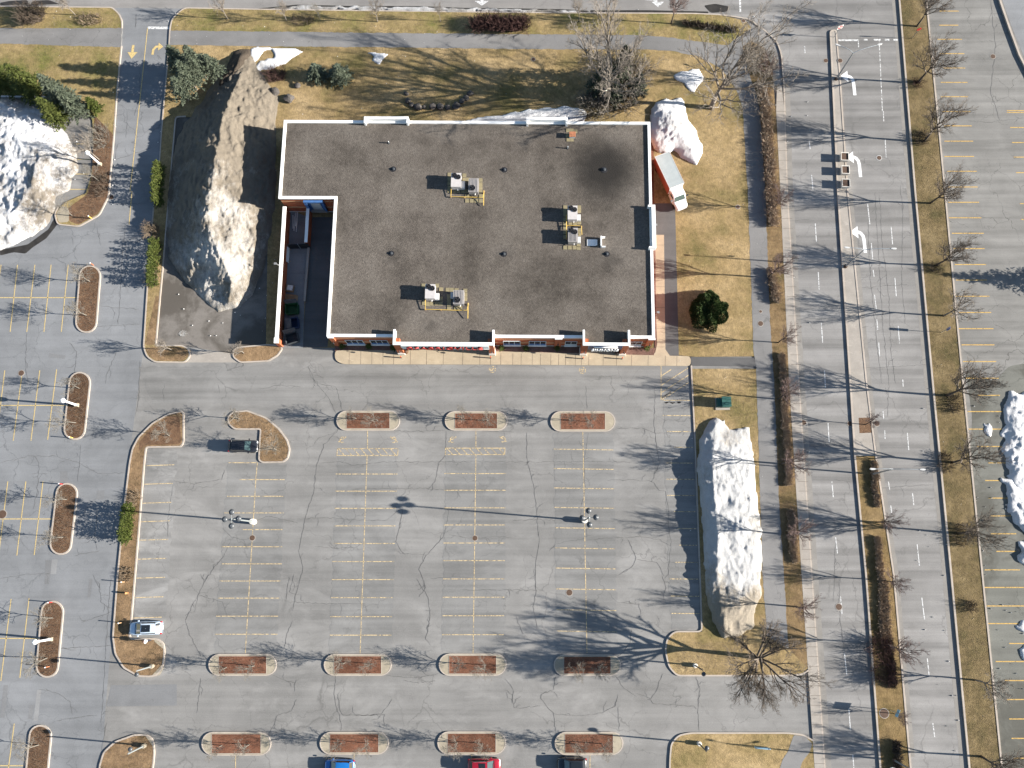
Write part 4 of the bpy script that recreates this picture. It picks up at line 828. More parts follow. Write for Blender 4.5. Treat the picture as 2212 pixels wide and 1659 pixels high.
sx, sy = (b.x - a.x) / 2, (a.y - b.y) / 2
P('vent_body', MB().box(-sx + .06, sx - .06, -sy + .06, sy - .06, 0, .6), m_lgrey, r); P('vent_lid', MB().box(-sx, sx, -sy, sy, .6, .7), m_rust, r, bevel=.02)
c = G(1290, 524, ZR); r = T('broken_white_panels', 'white sheet metal panels lying broken beside the ribbed twin-fan unit', 'panels', (c.x, c.y, ZR), BR)
P('flat_panel', MB().box(-1.5, -.2, -.55, .45, .05, .12).box(-.2, .0, -.5, .4, .12, .2), m_white, r)
P('standing_panel', MB().box(.45, .62, -.75, .75, 0, .8).box(.62, 1.15, .62, .7, 0, .7).box(.62, 1.2, -.85, -.75, 0, .6), m_white, r)
# ------------------------------------------------------------------ service yard
SW0, SW1 = G(614.5, 446, 2.75), G(597, 737, 2.75)
sw = T('yard_wall', 'long white-capped brick screen wall closing the service yard', 'wall', (0, 0, 0))
P('wall', MB().ribbon([SW0, SW1], .42, 0, 2.6), m_brick, sw); P('coping', MB().ribbon([SW0, SW1 + Vector((0, -.05, 0))], .52, 2.6, 2.75), m_white, sw)
P('end_pier', MB().box(SW1.x - .3, SW1.x + .28, SW1.y - .25, SW1.y + .5, 0, 2.65), m_brick, sw); P('pier_cap', MB().box(SW1.x - .36, SW1.x + .32, SW1.y - .3, SW1.y + .55, 2.65, 2.8), m_white, sw)
k = SW0.lerp(SW1, .45); P('flood_lamp', MB().tube([k + Vector((-.1, 0, 0)), k + Vector((-.4, .1, .3)), k + Vector((-.6, .2, .4))], .05, 6).box(k.x - .95, k.x - .6, k.y + .08, k.y + .4, 3.05, 3.2), m_grey, sw)
D0, D1 = G(665, 447, 2.3), G(660.5, 523, 2.3)
dw = T('divider_wall', 'short white-capped brick wall dividing the service yard', 'wall', (0, 0, 0)); P('wall', MB().ribbon([D0, D1], .34, 0, 2.16), m_brick, dw); P('coping', MB().ribbon([D0, D1], .46, 2.16, 2.3), m_white, dw)
r = T('low_wall', 'low concrete guard wall beside the sunken loading ramp', 'wall', (0, 0, 0)); q0, q1 = G(667, 527, .5), G(657.5, 650, .5); P('wall', MB().ribbon([q0, q1], .3, 0, .45), m_side, r); P('wall_cap', MB().ribbon([q0, q1], .36, .45, .52), m_side, r)
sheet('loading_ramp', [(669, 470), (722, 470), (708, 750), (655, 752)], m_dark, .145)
sheet('yard_floor', [(612, 450), (669, 470), (660, 600), (655, 752), (607, 752)], m_drive, .14)
g0, g1 = G(624, 533, .9), G(669, 532, .9); r = T('yard_gate', 'black sheet metal double gate across the service yard', 'gate', (0, 0, 0))
for f0, f1 in ((0, .48), (.52, 1)): P('gate_leaf', MB().ribbon([g0.lerp(g1, f0), g0.lerp(g1, f1)], .06, .15, 1.9), m_black, r)
P('gate_post', MB().ribbon([g0.lerp(g1, .485), g0.lerp(g1, .515)], .1, .13, 2.0), m_steel, r)
c = G(637, 479, .2); r = T('timber_stack', 'white planks stacked on the ground in the walled service yard', 'planks', (c.x, c.y, .14))
for i, (x, a, l) in enumerate(((-.3, .06, 2.2), (0, -.03, 3.0), (.35, .0, 3.4), (.1, .15, 1.6))): P('plank', MB().box(x - .09, x + .09, -l / 2, l / 2, i * .07, i * .07 + .08, a), m_lgrey, r)
c = G(621, 548, 1.0); r = T('white_sign_board', 'white board leaning on the brick screen wall in the yard', 'board', (c.x, c.y, .14))
P('board', MB().add([(0, -1.2, 0), (0, 1.2, 0), (-.42, 1.2, 1.7), (-.42, -1.2, 1.7), (.05, -1.2, 0), (.05, 1.2, 0), (-.37, 1.2, 1.7), (-.37, -1.2, 1.7)], [(0, 1, 2, 3), (7, 6, 5, 4), (0, 4, 5, 1), (3, 2, 6, 7), (1, 5, 6, 2), (0, 3, 7, 4)]), m_white, r)
P('board_foot', MB().box(-.1, .3, -1.0, -.9, 0, .1).box(-.1, .3, .9, 1.0, 0, .1), m_wood, r)
def dumpster(px, py, rz, m, label, lid):
    c = G(px, py, .6); r = T('dumpster', label, 'dumpster', (c.x, c.y, .15), rz, 'dumpsters along the screen wall')
    hx, hy, h = .95, .8, 1.15; b = MB()
    ring = lambda k, z: [(-hx * k, -hy * k, z), (hx * k, -hy * k, z), (hx * k, hy * k, z), (-hx * k, hy * k, z)]
    b.loft([ring(.9, .08), ring(1, h), ring(.94, h), ring(.86, .16)], True); P('tub', b, m, r)
    P('rim', MB().ribbon([Vector((x, y, 0)) for x, y, _ in ring(1, 0)], .08, h - .08, h + .04, True), m, r)
    P('lid', MB().add([(-hx, hy, h), (hx, hy, h), (hx, hy + .35, h + .9 * lid), (-hx, hy + .35, h + .9 * lid), (-hx, hy + .05, h), (hx, hy + .05, h), (hx, hy + .4, h + .9 * lid), (-hx, hy + .4, h + .9 * lid)], [(0, 1, 2, 3), (7, 6, 5, 4), (0, 3, 7, 4), (1, 5, 6, 2), (3, 2, 6, 7)]) if lid > .3 else MB().box(-hx, -.05, -hy, hy, h + .05, h + .1), m_lid, r)
    P('side_pocket', MB().box(-hx - .1, -hx - .0, -.6, .6, .55, .75).box(hx, hx + .1, -.6, .6, .55, .75), m, r)
    return r
dumpster(632.5, 669, R(5), m_gbin, 'green dumpster with its dark lid thrown open', .9)
dumpster(633, 700, R(8), m_bbin, 'blue dumpster with one half of its lid shut', .1)
dumpster(632, 732, R(16), m_dbin, 'grey open-lid dumpster at the mouth of the service yard', .9)
c = G(627, 624, .3); r = T('pallet_stack', 'stack of pallets by the screen wall topped with boxes', 'pallets', (c.x, c.y, .14), R(-8))
for i in range(4):
    p = MB()
    for k in range(5): p.box(-.6, .6, -.5 + k * .22, -.38 + k * .22, i * .15 + .1, i * .15 + .13)
    for k in (-.55, 0, .5): p.box(k, k + .08, -.5, .5, i * .15, i * .15 + .1)
    P('pallet', p, m_wood, r)
P('box', MB().box(-.3, .55, -.4, .4, .6, .85), m_lgrey, r)
c = G(629, 643, .2); r = T('leaning_pallets', 'wooden pallets leaning beside the green dumpster', 'pallets', (c.x, c.y, .14), R(-6)); p = MB()
for k in range(7): p.box(-.9 + k * .25, -.75 + k * .25, -.35, .45, .3, .34)
P('slats', p, m_wood, r); P('bearers', MB().box(-.9, .9, -.3, -.2, 0, .3).box(-.9, .9, .3, .4, 0, .3), m_wood, r); P('cardboard_sheet', MB().box(.7, 1.05, -.7, .4, .1, .16), m_card, r)
# ------------------------------------------------------------------ vegetation
def bark(name, col, tip): 
    t = NT(name, .9, .15); return t.out(t.mul(t.ramp(t.noise(2.2, 5), [(.3, col), (.7, tip)]), t.ramp(t.noise(14, 3), [(.3, .75), (.7, 1.25)])))
m_bk_pale = bark('bark_pale', (.15, .13, .108), (.2, .175, .148)); m_bk_grey = bark('bark_grey', (.125, .113, .094), (.18, .165, .14))
m_bk_dark = bark('bark_dark', (.05, .042, .034), (.075, .062, .05)); m_bk_brown = bark('bark_brown', (.1, .082, .066), (.145, .12, .097)); m_tw_hedge = bark('twigs_hedge', (.27, .205, .145), (.36, .285, .21)); m_tw_pink = bark('twigs_reddish', (.105, .074, .066), (.15, .11, .1))
m_tw_brown = bark('twigs_brown', (.068, .052, .039), (.105, .082, .062)); m_tw_purple = bark('twigs_purple', (.055, .03, .026), (.09, .05, .043)); m_tw_tan = bark('twigs_tan', (.13, .1, .07), (.19, .145, .1))

def grow(seed, H, trunk, r0, nl, counts, spread, up, lenk, kink=.22, rmin=.011, taper=.55, multi=1):
    """a bare tree: returns (trunk mesh builder, crown mesh builder)"""
    g = random.Random(seed); tb, cb_ = MB(), MB()
    def br(p, d, L, r, lev, b):
        n = 5 if lev < 2 else (4 if lev < 4 else 3); pts = [p.copy()]; rad = [r]; d = d.normalized()
        for i in range(n):
            kk = kink * (.22 if lev == 0 else (.7 if lev == 1 else 1)); d = (d + Vector((g.gauss(0, kk), g.gauss(0, kk), g.gauss(0, kk * .7) + up * (.16 if lev else .25)))).normalized()
            p = p + d * (L / n); pts.append(p.copy()); rad.append(max(rmin * .6, r * (1 - (1 - taper * .5) * (i + 1) / n)))
        b.tube(pts, rad, 6 if lev < 1 else (5 if lev < 2 else (4 if lev < 3 else 3)), cap=lev < 2)
        if lev >= nl: return
        m = counts[lev]
        for k in range(m):
            f = (.28 if lev else .5) + (.72 if lev else .5) * (k + g.uniform(.1, .9)) / m; q = min(n - 1e-3, f * n); i = int(q); pp = pts[i].lerp(pts[i + 1], q - i)
            dd = (pts[i + 1] - pts[i]).normalized(); o = dd.orthogonal().normalized(); o.rotate(Matrix.Rotation(k * 2.399 + g.uniform(-.5, .5), 3, dd))
            s = spread[lev] * g.uniform(.7, 1.25); nd = dd * math.cos(s) + o * math.sin(s)
            br(pp, nd, L * lenk[lev] * g.uniform(.7, 1.15) * (1.1 - .42 * f), max(rmin, r * (.55 if lev else .6) * (1.15 - .5 * f)), lev + 1, cb_)
    for k in range(multi):
        a = g.uniform(0, 6.28); d = Vector((math.cos(a) * .3, math.sin(a) * .3, 1)) if multi > 1 else Vector((0, 0, 1))
        br(Vector((math.cos(a) * .12, math.sin(a) * .12, -.1)) if multi > 1 else Vector((0, 0, -.1)), d, trunk, r0, 0, tb)
    top = max(v[2] for v in cb_.v); k = H / top
    for b in (tb, cb_): b.v = [(x * k, y * k, z * k) for x, y, z in b.v]
    return tb, cb_
protos = {}
def bare(key, name, mt, mc, **k):
    tb, cb_ = grow(**k); protos[key] = (name, tb.mesh(name + '_trunk'), cb_.mesh(name + '_crown'))
    for me, m in zip(protos[key][1:], (mt, mc)):
        me.materials.append(m)
        for p in me.polygons: p.use_smooth = True
def plant(key, px, py, label, rz=0, sc=1.0, group=None, z=.12, cat='tree', flat=1.0):
    name, a, b = protos[key]; c = G(px, py, z); o = T(name, label, cat, c, rz, group); o.scale = (sc * flat, sc * flat, sc)
    t_ = bpy.data.objects.new('trunk', a); k = bpy.data.objects.new('crown', b)
    for q in (t_, k): C.objects.link(q); q.parent = o
    return o
for i in range(4): bare('v%d' % i, 'street_tree', m_bk_dark, m_bk_brown, seed=20 + i, H=9.0, trunk=4.6, r0=.15, nl=4, counts=(9, 8, 7, 5), spread=(.6, .55, .6, .6), up=.8, lenk=(1.0, .55, .52, .5), kink=.15)
for i in range(3): bare('p%d' % i, 'street_tree', m_bk_dark, m_tw_pink, seed=40 + i, H=8.2, trunk=4.6, r0=.12, nl=4, counts=(12, 7, 6, 4), spread=(.62, .5, .6, .6), up=.8, lenk=(.75, .5, .5, .5), kink=.14)
for i in range(5): bare('s%d' % i, 'small_tree', m_bk_grey, m_bk_grey, seed=60 + i, H=5.0, trunk=2.9, r0=.07, nl=4, counts=(9, 6, 6, 4), spread=(.8, .7, .7, .7), up=.3, lenk=(.72, .6, .52, .5), kink=.24, rmin=.009)
for i in range(3): bare('n%d' % i, 'small_tree', m_bk_pale, m_bk_pale, seed=80 + i, H=6.2, trunk=3.2, r0=.09, nl=4, counts=(10, 6, 6, 4), spread=(.6, .55, .6, .6), up=.7, lenk=(.85, .52, .5, .5), kink=.17)
bare('big', 'large_bare_tree', m_bk_brown, m_bk_brown, seed=101, H=13, trunk=4.4, r0=.26, nl=5, rmin=.008, counts=(13, 8, 7, 6, 4), spread=(.85, .5, .55, .6, .6), up=.45, lenk=(1.5, .52, .5, .5, .5), taper=.7, kink=.14)
bare('cot0', 'large_bare_tree', m_bk_pale, m_bk_pale, seed=113, H=19, trunk=6.5, r0=.32, nl=5, counts=(10, 7, 6, 6, 3), spread=(.75, .55, .6, .65, .6), up=.5, lenk=(1.45, .62, .5, .45, .5), kink=.2, taper=.62, rmin=.014)
bare('cot1', 'large_bare_tree', m_bk_pale, m_bk_pale, seed=127, H=18, trunk=6.5, r0=.3, nl=5, counts=(9, 7, 6, 6, 3), spread=(.62, .55, .6, .65, .6), up=.6, lenk=(1.4, .62, .5, .45, .5), kink=.2, taper=.62, rmin=.014)
gr = random.Random(9)
# trees in the verge east of the avenue
EV = [(1980, 57, 'v0', .85), (1981.5, 179, 'v1', 1.08), (1995, 305.5, 'v2', 1.0), (2009, 439, 'v3', .95), (2021.5, 573.5, 'v0', .88), (2038, 682, 'n1', 1.2), (2044, 854.5, 'v1', 1.1), (2056.5, 999, 'v2', 1.0), (2069, 1152, 'v3', 1.08), (2106.5, 1469, 'n2', 1.05), (2119, 1634, 'v0', .9)]
ORD = ('first', 'second', 'third', 'fourth', 'fifth', 'sixth', 'seventh', 'eighth', 'ninth', 'tenth', 'eleventh')
for i, (x, y, k, s) in enumerate(EV):
    plant(k, x, y, ('pale-twigged' if k[0] == 'n' else 'dark') + ' bare tree in the verge east of the avenue, %s from the top' % ORD[i], gr.uniform(0, 6), s * 1.12, 'trees in the verge east of the avenue', .14, flat=1.15)
SC = [(1645, 180, 'p2', .95), (1671, 451, 'p0', .9), (1659, 600, 'p1', .95), (1681, 740, 'p2', .85), (1680, 862, 'p0', 1.0), (1688, 1002, 'p1', 1.0), (1700, 1154.5, 'p2', 1.05), (1719, 1310.5, 'p0', 1.0)]
for i, (x, y, k, s) in enumerate(SC): plant(k, x, y, 'reddish-twigged bare tree between the footpath and the avenue sidewalk, %s from the top' % ORD[i], gr.uniform(0, 6), s, 'trees between footpath and sidewalk')
MD = [(1869, 917, 'p1', .55, 'small bare tree in the square pit of the paved median'), (1894, 1128, 'p2', .9, 'bare tree in the grass median, upper one beside the clipped hedges'), (1909, 1254, 'p0', .85, 'bare tree at the middle of the long brown median hedge'), (1914, 1393, 'p1', .95, 'bare tree near the lower end of the long brown median hedge'), (1930, 1541, 'p2', .5, 'small bare tree beside the sign in the lower median')]
for x, y, k, s, l in MD: plant(k, x, y, l, gr.uniform(0, 6), s, 'trees in the avenue median', .15)
NT_ = [(163, 32.5, 'n0', .95, 'pale bare tree right of the reddish bush by the side street'), (492, 41, 'n1', .9, 'pale bare tree in the north strip just right of the access drive'), (619, 45, 'n2', .85, 'low pale bare tree in the north strip above the snow patch'), (692, 44, 's1', .8, 'thin tan bare tree in the north strip, between two pale ones'), (815.5, 47, 'n0', 1.0, 'pale bare tree in the north strip above the small snow patch on the lawn'), (952, 47, 'n1', .75, 'narrow bare tree in the north strip, left of the long purple hedge'), (1250, 46, 'n2', .95, 'pale bare tree in the north strip, right of the long purple hedge'), (1450, 51, 'p1', .95, 'pinkish bare tree in the mulched right end of the north strip')]
for x, y, k, s, l in NT_: plant(k, x, y, l, gr.uniform(0, 6), s, 'small trees in the north strip', flat=.62 if x in (952, 692) else .95)
plant('cot0', 1302, 222, 'huge pale bare tree with a wide tangled crown at the north lawn', 1.2, 1.0, flat=1.0)
plant('cot1', 1536, 233, 'tall pale bare tree leaning branches over the footpath corner', 4.0, 1.1, flat=1.1)
plant('big', 1623, 1418, 'large dark bare tree at the lower right corner of the parking lot', .6, 1.0)
plant('n1', 214, 345, 'grey bare tree beside the snow pile, just below the evergreens', 2, 1.15)
plant('s3', 214, 391, 'grey bare shrubby tree beside the white lamp post at the snow pile', 1, .8)
plant('s0', 156, 466, 'grey bare tree on the rounded tip of the brown bed', 3, .95)
IS = [(194, 608, 'top island of the left lot, upper of the two'), (187, 681, 'top island of the left lot, lower of the two'), (171, 839, 'second island of the left lot, above its white lamp'), (164, 913, 'second island of the left lot, below its white lamp'), (144, 1079, 'third island of the left lot, upper of the two'), (136, 1161, 'third island of the left lot, lower of the two'), (114, 1335, 'fourth island of the left lot, above its white lamp'), (102, 1421, 'fourth island of the left lot, below its white lamp'), (84, 1609, 'bottom island of the left lot')]
for i, (x, y, l) in enumerate(IS): plant('s%d' % (i % 5), x, y, 'grey bare tree on the ' + l, gr.uniform(0, 6), gr.uniform(.92, 1.12), 'small trees on the left lot islands')
KI = [(372, 756, 'n0', .85, 'bare tree on the rounded brown bed end below the big dirty snow pile'), (527, 763, 'n2', .8, 'bare tree on the small brown bed left of the service yard'), (366, 942, 's2', 1.0, 'bare tree on the pointed top bed of the parking lot'), (517, 904.5, 's4', 1.0, 'bare tree at the left end of the curved bed above the black car'), (597, 972, 's0', 1.0, 'bare tree at the lower end of the curved bed beside the black car')]
for x, y, k, s, l in KI: plant(k, x, y, l, gr.uniform(0, 6), s)
RI = [('upper row of red mulch islands, left island', (770, 905), (816, 908)), ('upper row of red mulch islands, middle island', (1003, 906), (1053, 909)), ('upper row of red mulch islands, right island', (1229, 907), (1272, 910)),
      ('middle row of red mulch islands, first island', (490, 1441), (550, 1438)), ('middle row of red mulch islands, second island', (746, 1432), (804, 1434)), ('middle row of red mulch islands, third island', (993, 1434), (1049, 1436)), ('middle row of red mulch islands, fourth island', (1246, 1439), (1291, 1438)),
      ('bottom row of red mulch islands, first island', (480, 1610), (539, 1608)), ('bottom row of red mulch islands, second island', (738, 1605), (796, 1605)), ('bottom row of red mulch islands, third island', (988, 1604), (1042, 1605)), ('bottom row of red mulch islands, fourth island', (1243, 1607), (1299, 1606))]
for i, (l, a, b) in enumerate(RI):
    for j, q in enumerate((a, b)): plant('s%d' % ((i * 2 + j * 3) % 5), q[0], q[1], 'bare sapling on the %s, its %s tree' % (l, ('left', 'right')[j]), gr.uniform(0, 6), gr.uniform(.88, 1.1), 'saplings on the red mulch islands', flat=.8)
# --- evergreens
def conifer(seed, H, rb, z0=.12, dens=1.0, leaf=.26, droop=.25, power=.85, fill=False):
    g = random.Random(seed); tr = MB(); tr.tube([(0, 0, -.1), (0, 0, H * .5), (0, 0, H * .97)], [rb * .06 + .05, rb * .04 + .03, .02], 6); cr = MB()
    dens *= 1.45; nb = int(H * 11 * dens)
    for i in range(nb):
        f = (i + g.random()) / nb; z = H * (z0 + (1 - z0) * f); L = rb * (1 - f) ** power * g.uniform(.68, 1.12) + .12; a = i * 2.399 + g.uniform(-.5, .5)
        d = Vector((math.cos(a), math.sin(a), 0)); s = Vector((-d.y, d.x, 0)); m = max(3, int(L * 4.6 * dens))
        for k in range(m):
            t_ = (k + .6) / m; p = d * (L * t_) + Vector((0, 0, z - droop * L * t_ * t_ + .12 * L * t_))
            w_ = .5 * L * (1 - t_) * .55 + .1
            for q in range(3 if t_ < .7 else 2):
                c_ = p + s * g.uniform(-w_, w_) + Vector((g.gauss(0, .05), g.gauss(0, .05), g.gauss(0, .07)))
                u = (d * g.uniform(.5, 1) + s * g.uniform(-.8, .8) + Vector((0, 0, g.uniform(-.35, .35)))).normalized(); v = u.cross(Vector((g.uniform(-.5, .5), g.uniform(-.5, .5), 1))).normalized()
                e = leaf * g.uniform(.7, 1.35); cr.add([c_ - v * e * .32, c_ + u * e, c_ + v * e * .32, c_ - u * e * .25 + Vector((0, 0, -.05))], [(0, 1, 2), (0, 2, 3)])
    return tr, cr
def evergreen(name, label, px, py, mt, mc, seed, H, rb, group=None, z=.12, cat='tree', **k):
    tr, cr = conifer(seed, H, rb, **k); o = T(name, label, cat, G(px, py, z), 0, group); P('trunk', tr, mt, o); P('crown', cr, mc, o); return o
m_sp_blue = foliage('blue_spruce_needles', (.048, .06, .038), (.095, .11, .076), (.14, .125, .08))
m_sp_yel = foliage('yellow_green_needles', (.036, .046, .01), (.085, .098, .024), (.13, .1, .04))
m_sp_dark = foliage('dark_spruce_needles', (.03, .036, .022), (.06, .068, .042))
m_yew = foliage('yew_needles', (.012, .026, .006), (.05, .078, .02), (.1, .11, .035))
m_ced = foliage('cedar_leaves', (.032, .046, .008), (.075, .088, .018), (.12, .08, .03))
for i, (x, y, H, rb, l) in enumerate(((444, 168, 8.5, 2.3, 'tallest blue spruce, upper right of the group beside the access drive'), (472, 166, 6.0, 1.9, 'blue spruce nearest the dirty snow pile, beside the access drive group'), (425, 194, 8.0, 2.2, 'blue spruce in the middle of the group beside the access drive'), (408, 216, 6.4, 1.8, 'lowest blue spruce of the group beside the access drive'), (404, 160, 7.6, 2.3, 'blue spruce at the drive edge, by the yellow turn arrow'))): evergreen('blue_spruce', l, x, y, m_bk_pale, m_sp_blue, 300 + i, H, rb, 'blue spruces right of the access drive', z0=.24, leaf=.3)
for i, (x, y, H, rb, mc, l) in enumerate(((22, 190, 8, 3.2, m_sp_yel, 'large yellow-green evergreen at the left edge of the picture'), (80, 205, 8.6, 3.0, m_sp_yel, 'yellow-green evergreen behind the snow pile, second from the left edge'), (148, 226, 8.4, 2.7, m_sp_blue, 'blue-green spruce at the right end of the evergreens behind the snow pile'), (176, 246, 7.4, 2.3, m_sp_blue, 'lower blue-green spruce leaning over the grey bare tree'), (133, 262, 7, 2.4, m_sp_yel, 'yellow-green evergreen beside the snow, lowest of the group'), (212, 238, 3.6, 1.1, m_ced, 'small dark green cedar at the kerb of the access drive'))): evergreen('evergreen_tree', l, x, y, m_bk_brown, mc, 320 + i, H, rb, 'evergreens behind the left snow pile', leaf=.32, z0=.08)
evergreen('small_spruce', 'left one of the two small blue spruces on the north lawn', 688, 168, m_bk_brown, m_sp_blue, 340, 3.4, 1.9, 'small spruces on the north lawn', leaf=.3, z0=.04, power=.55, dens=1.25)
evergreen('small_spruce', 'right one of the two small blue spruces on the north lawn', 737, 171, m_bk_brown, m_sp_blue, 341, 3.7, 2.05, 'small spruces on the north lawn', leaf=.3, z0=.04, power=.55, dens=1.25)
for i, (x, y, H, rb, l) in enumerate(((1338, 176, 9.5, 2.0, 'dark spruce with a green tip standing under the huge bare tree'), (1290, 205, 7, 2.2, 'dark spruce at the lower left under the huge bare tree'), (1372, 205, 6, 1.9, 'dark spruce at the lower right under the huge bare tree'), (1325, 222, 5, 1.8, 'dark spruce nearest the store under the huge bare tree'))): evergreen('dark_spruce', l, x, y, m_bk_brown, m_sp_dark, 350 + i, H, rb, 'dark spruces under the huge bare tree', leaf=.3)
evergreen('evergreen_tree', 'evergreen standing just beyond the right edge of the picture beside the east lot', 2296, 612, m_bk_brown, m_sp_dark, 360, 6.5, 2.6, None, leaf=.3)
# round yew on the east lawn
def dome(seed, rx, ry, h, n, leaf, spik=.35):
    g = random.Random(seed); cr = MB(); tr = MB()
    for k in range(7): a = k * .9; tr.tube([(0, 0, -.1), (math.cos(a) * rx * .3, math.sin(a) * ry * .3, h * .5), (math.cos(a) * rx * .6, math.sin(a) * ry * .6, h * .72)], [.09, .06, .03], 5)
    for i in range(n):
        a = g.uniform(0, 6.283); f = math.sqrt(g.random()); k = noise.noise(Vector((math.cos(a) * f * 2.1 + seed, math.sin(a) * f * 2.1, 3))) * .34 + 1
        zz = h * math.sqrt(max(0, 1 - f ** 2.6)) * k * g.uniform(.72, 1.02); p = Vector((math.cos(a) * rx * f * k, math.sin(a) * ry * f * k, max(.1, zz)))
        u = Vector((math.cos(a) * f + g.gauss(0, .5), math.sin(a) * f + g.gauss(0, .5), .5 + g.uniform(0, .8))).normalized(); v = u.orthogonal().normalized(); v.rotate(Matrix.Rotation(g.uniform(0, 6.28), 3, u))
        e = leaf * g.uniform(.7, 1.5); cr.add([p - v * e * .3, p + u * e, p + v * e * .3, p - u * e * .3], [(0, 1, 2), (0, 2, 3)])
    return tr, cr
o = T('round_yew', 'big round dark green evergreen bush on the east lawn', 'bush', G(1528, 673, .12)); tr, cr = dome(5, 2.75, 3.0, 2.6, 17000, .2); P('trunk', tr, m_bk_brown, o); P('crown', cr, m_yew, o)
def cedar_row(label, pts, H, rb, seed, z=.12):
    o = T('cedar_hedge', label, 'hedge', G(*pts[0], z)); g = random.Random(seed); base = G(*pts[0], z); tb, cb_ = MB(), MB()
    for i, q in enumerate(pts):
        p = G(*q, z) - base; tr, cr = conifer(seed + i, H * g.uniform(.85, 1.1), rb * g.uniform(.85, 1.1), z0=.05, leaf=.22, droop=-.5, power=.45, dens=1.1)
        tb.add([Vector(v) + p for v in tr.v], tr.f); cb_.add([Vector(v) + p for v in cr.v], cr.f)
    P('trunk', tb, m_bk_brown, o); P('crown', cb_, m_ced, o); return o
cedar_row('short cedar hedge beside the drive, upper of the two by the big dirty snow pile', [(351, 368), (350, 384), (349, 400), (348, 416), (347, 432), (347, 443)], 3.0, .85, 400)
cedar_row('cedar hedge beside the drive with brown tips, lower one by the big dirty snow pile', [(340, 530), (339, 545), (338, 560), (337, 575), (337, 590), (336, 605), (335, 615)], 2.6, .85, 420)
cedar_row('cedar hedge in the grass strip level with the four-globe lamps', [(285, 1098), (284, 1111), (282, 1124), (281, 1138), (279, 1152), (278, 1163)], 2.8, .95, 440)
# --- twiggy shrubs and hedges
def twigs(seed, n, rx, ry, h, sub=3, r=.012, lean=.6):
    g = random.Random(seed); b = MB()
    for i in range(n):
        x, y = g.uniform(-1, 1), g.uniform(-1, 1)
        if x * x + y * y > 1: x *= .7; y *= .7
        p = Vector((x * rx * .75, y * ry * .75, -.05)); d = Vector((x * lean + g.gauss(0, .3), y * lean + g.gauss(0, .3), 1)).normalized(); L = h * g.uniform(.6, 1.1); q = [p]; 
        for k in range(3): d = (d + Vector((g.gauss(0, .2), g.gauss(0, .2), .02))).normalized(); q.append(q[-1] + d * L / 3)
        b.tube(q, [r * 1.4, r * 1.1, r, r * .6], 3, False)
        for k in range(sub):
            i0 = g.randint(1, 2); p0 = q[i0].lerp(q[i0 + 1], g.random()); dd = (d + Vector((g.gauss(0, .7), g.gauss(0, .7), g.gauss(0, .3)))).normalized(); b.tube([p0, p0 + dd * L * .2, p0 + dd * L * .38 + Vector((0, 0, .05))], [r, r * .8, r * .5], 3, False)
    return b
def bush(name, label, px, py, rx, ry, h, n, m, seed, r=.014, group=None, lean=.6, cat='bush'):
    o = P(name, twigs(seed, n, rx, ry, h, 3, r, lean), m); o.location = G(px, py, .12); return tag(o, label, cat, group)
def hedge(label, a, b, wd, h, m, seed, dens=34, group=None, r=.016, z=.13):
    A, B = G(*a, z), G(*b, z); L = (B - A).length; o = P('twig_hedge', MB(), m) if False else None; mb = MB(); g = random.Random(seed); d = (B - A).normalized(); nrm = Vector((-d.y, d.x, 0)); k = max(1, int(L / .8))
    for i in range(k + 1):
        p = d * (L * i / k) + nrm * g.gauss(0, .08); hh = h * g.uniform(.85, 1.12); tw = twigs(seed * 50 + i, int(dens), wd / 2.6 * g.uniform(.85, 1.15), wd / 2.6, hh, 5, r, .25); mb.add([Vector(v) + p for v in tw.v], tw.f)
    o = P('twig_hedge', mb, m); o.location = A; return tag(o, label, 'hedge', group)
bush('bush', 'round reddish bare bush at the top left beside the side street', 74, 38, 2.6, 1.6, 2.2, 300, m_tw_brown, 1, .02)
bush('bush', 'flat tan shrub in the top left verge beside the access drive', 196, 44, 2.6, 1.2, .8, 180, m_tw_tan, 2, .016)
hedge('long purple-brown bare hedge in the north strip', (1030, 58), (1130, 60), 2.6, 2.0, m_tw_purple, 3, 90, r=.02)
hedge('low dark leafy hedge at the right end of the north strip', (1480, 52), (1585, 66), 1.5, .8, m_tw_brown, 4, 60)
bush('bush', 'dark bare bush on the mulch left of the thin tan tree', 655, 46, 2.6, 1.0, .8, 160, m_tw_brown, 5)
bush('bush', 'dark twiggy bush at the top of the big snow pile beside the small spruces', 598, 165, 1.8, 1.3, 1.3, 200, m_tw_purple, 6)
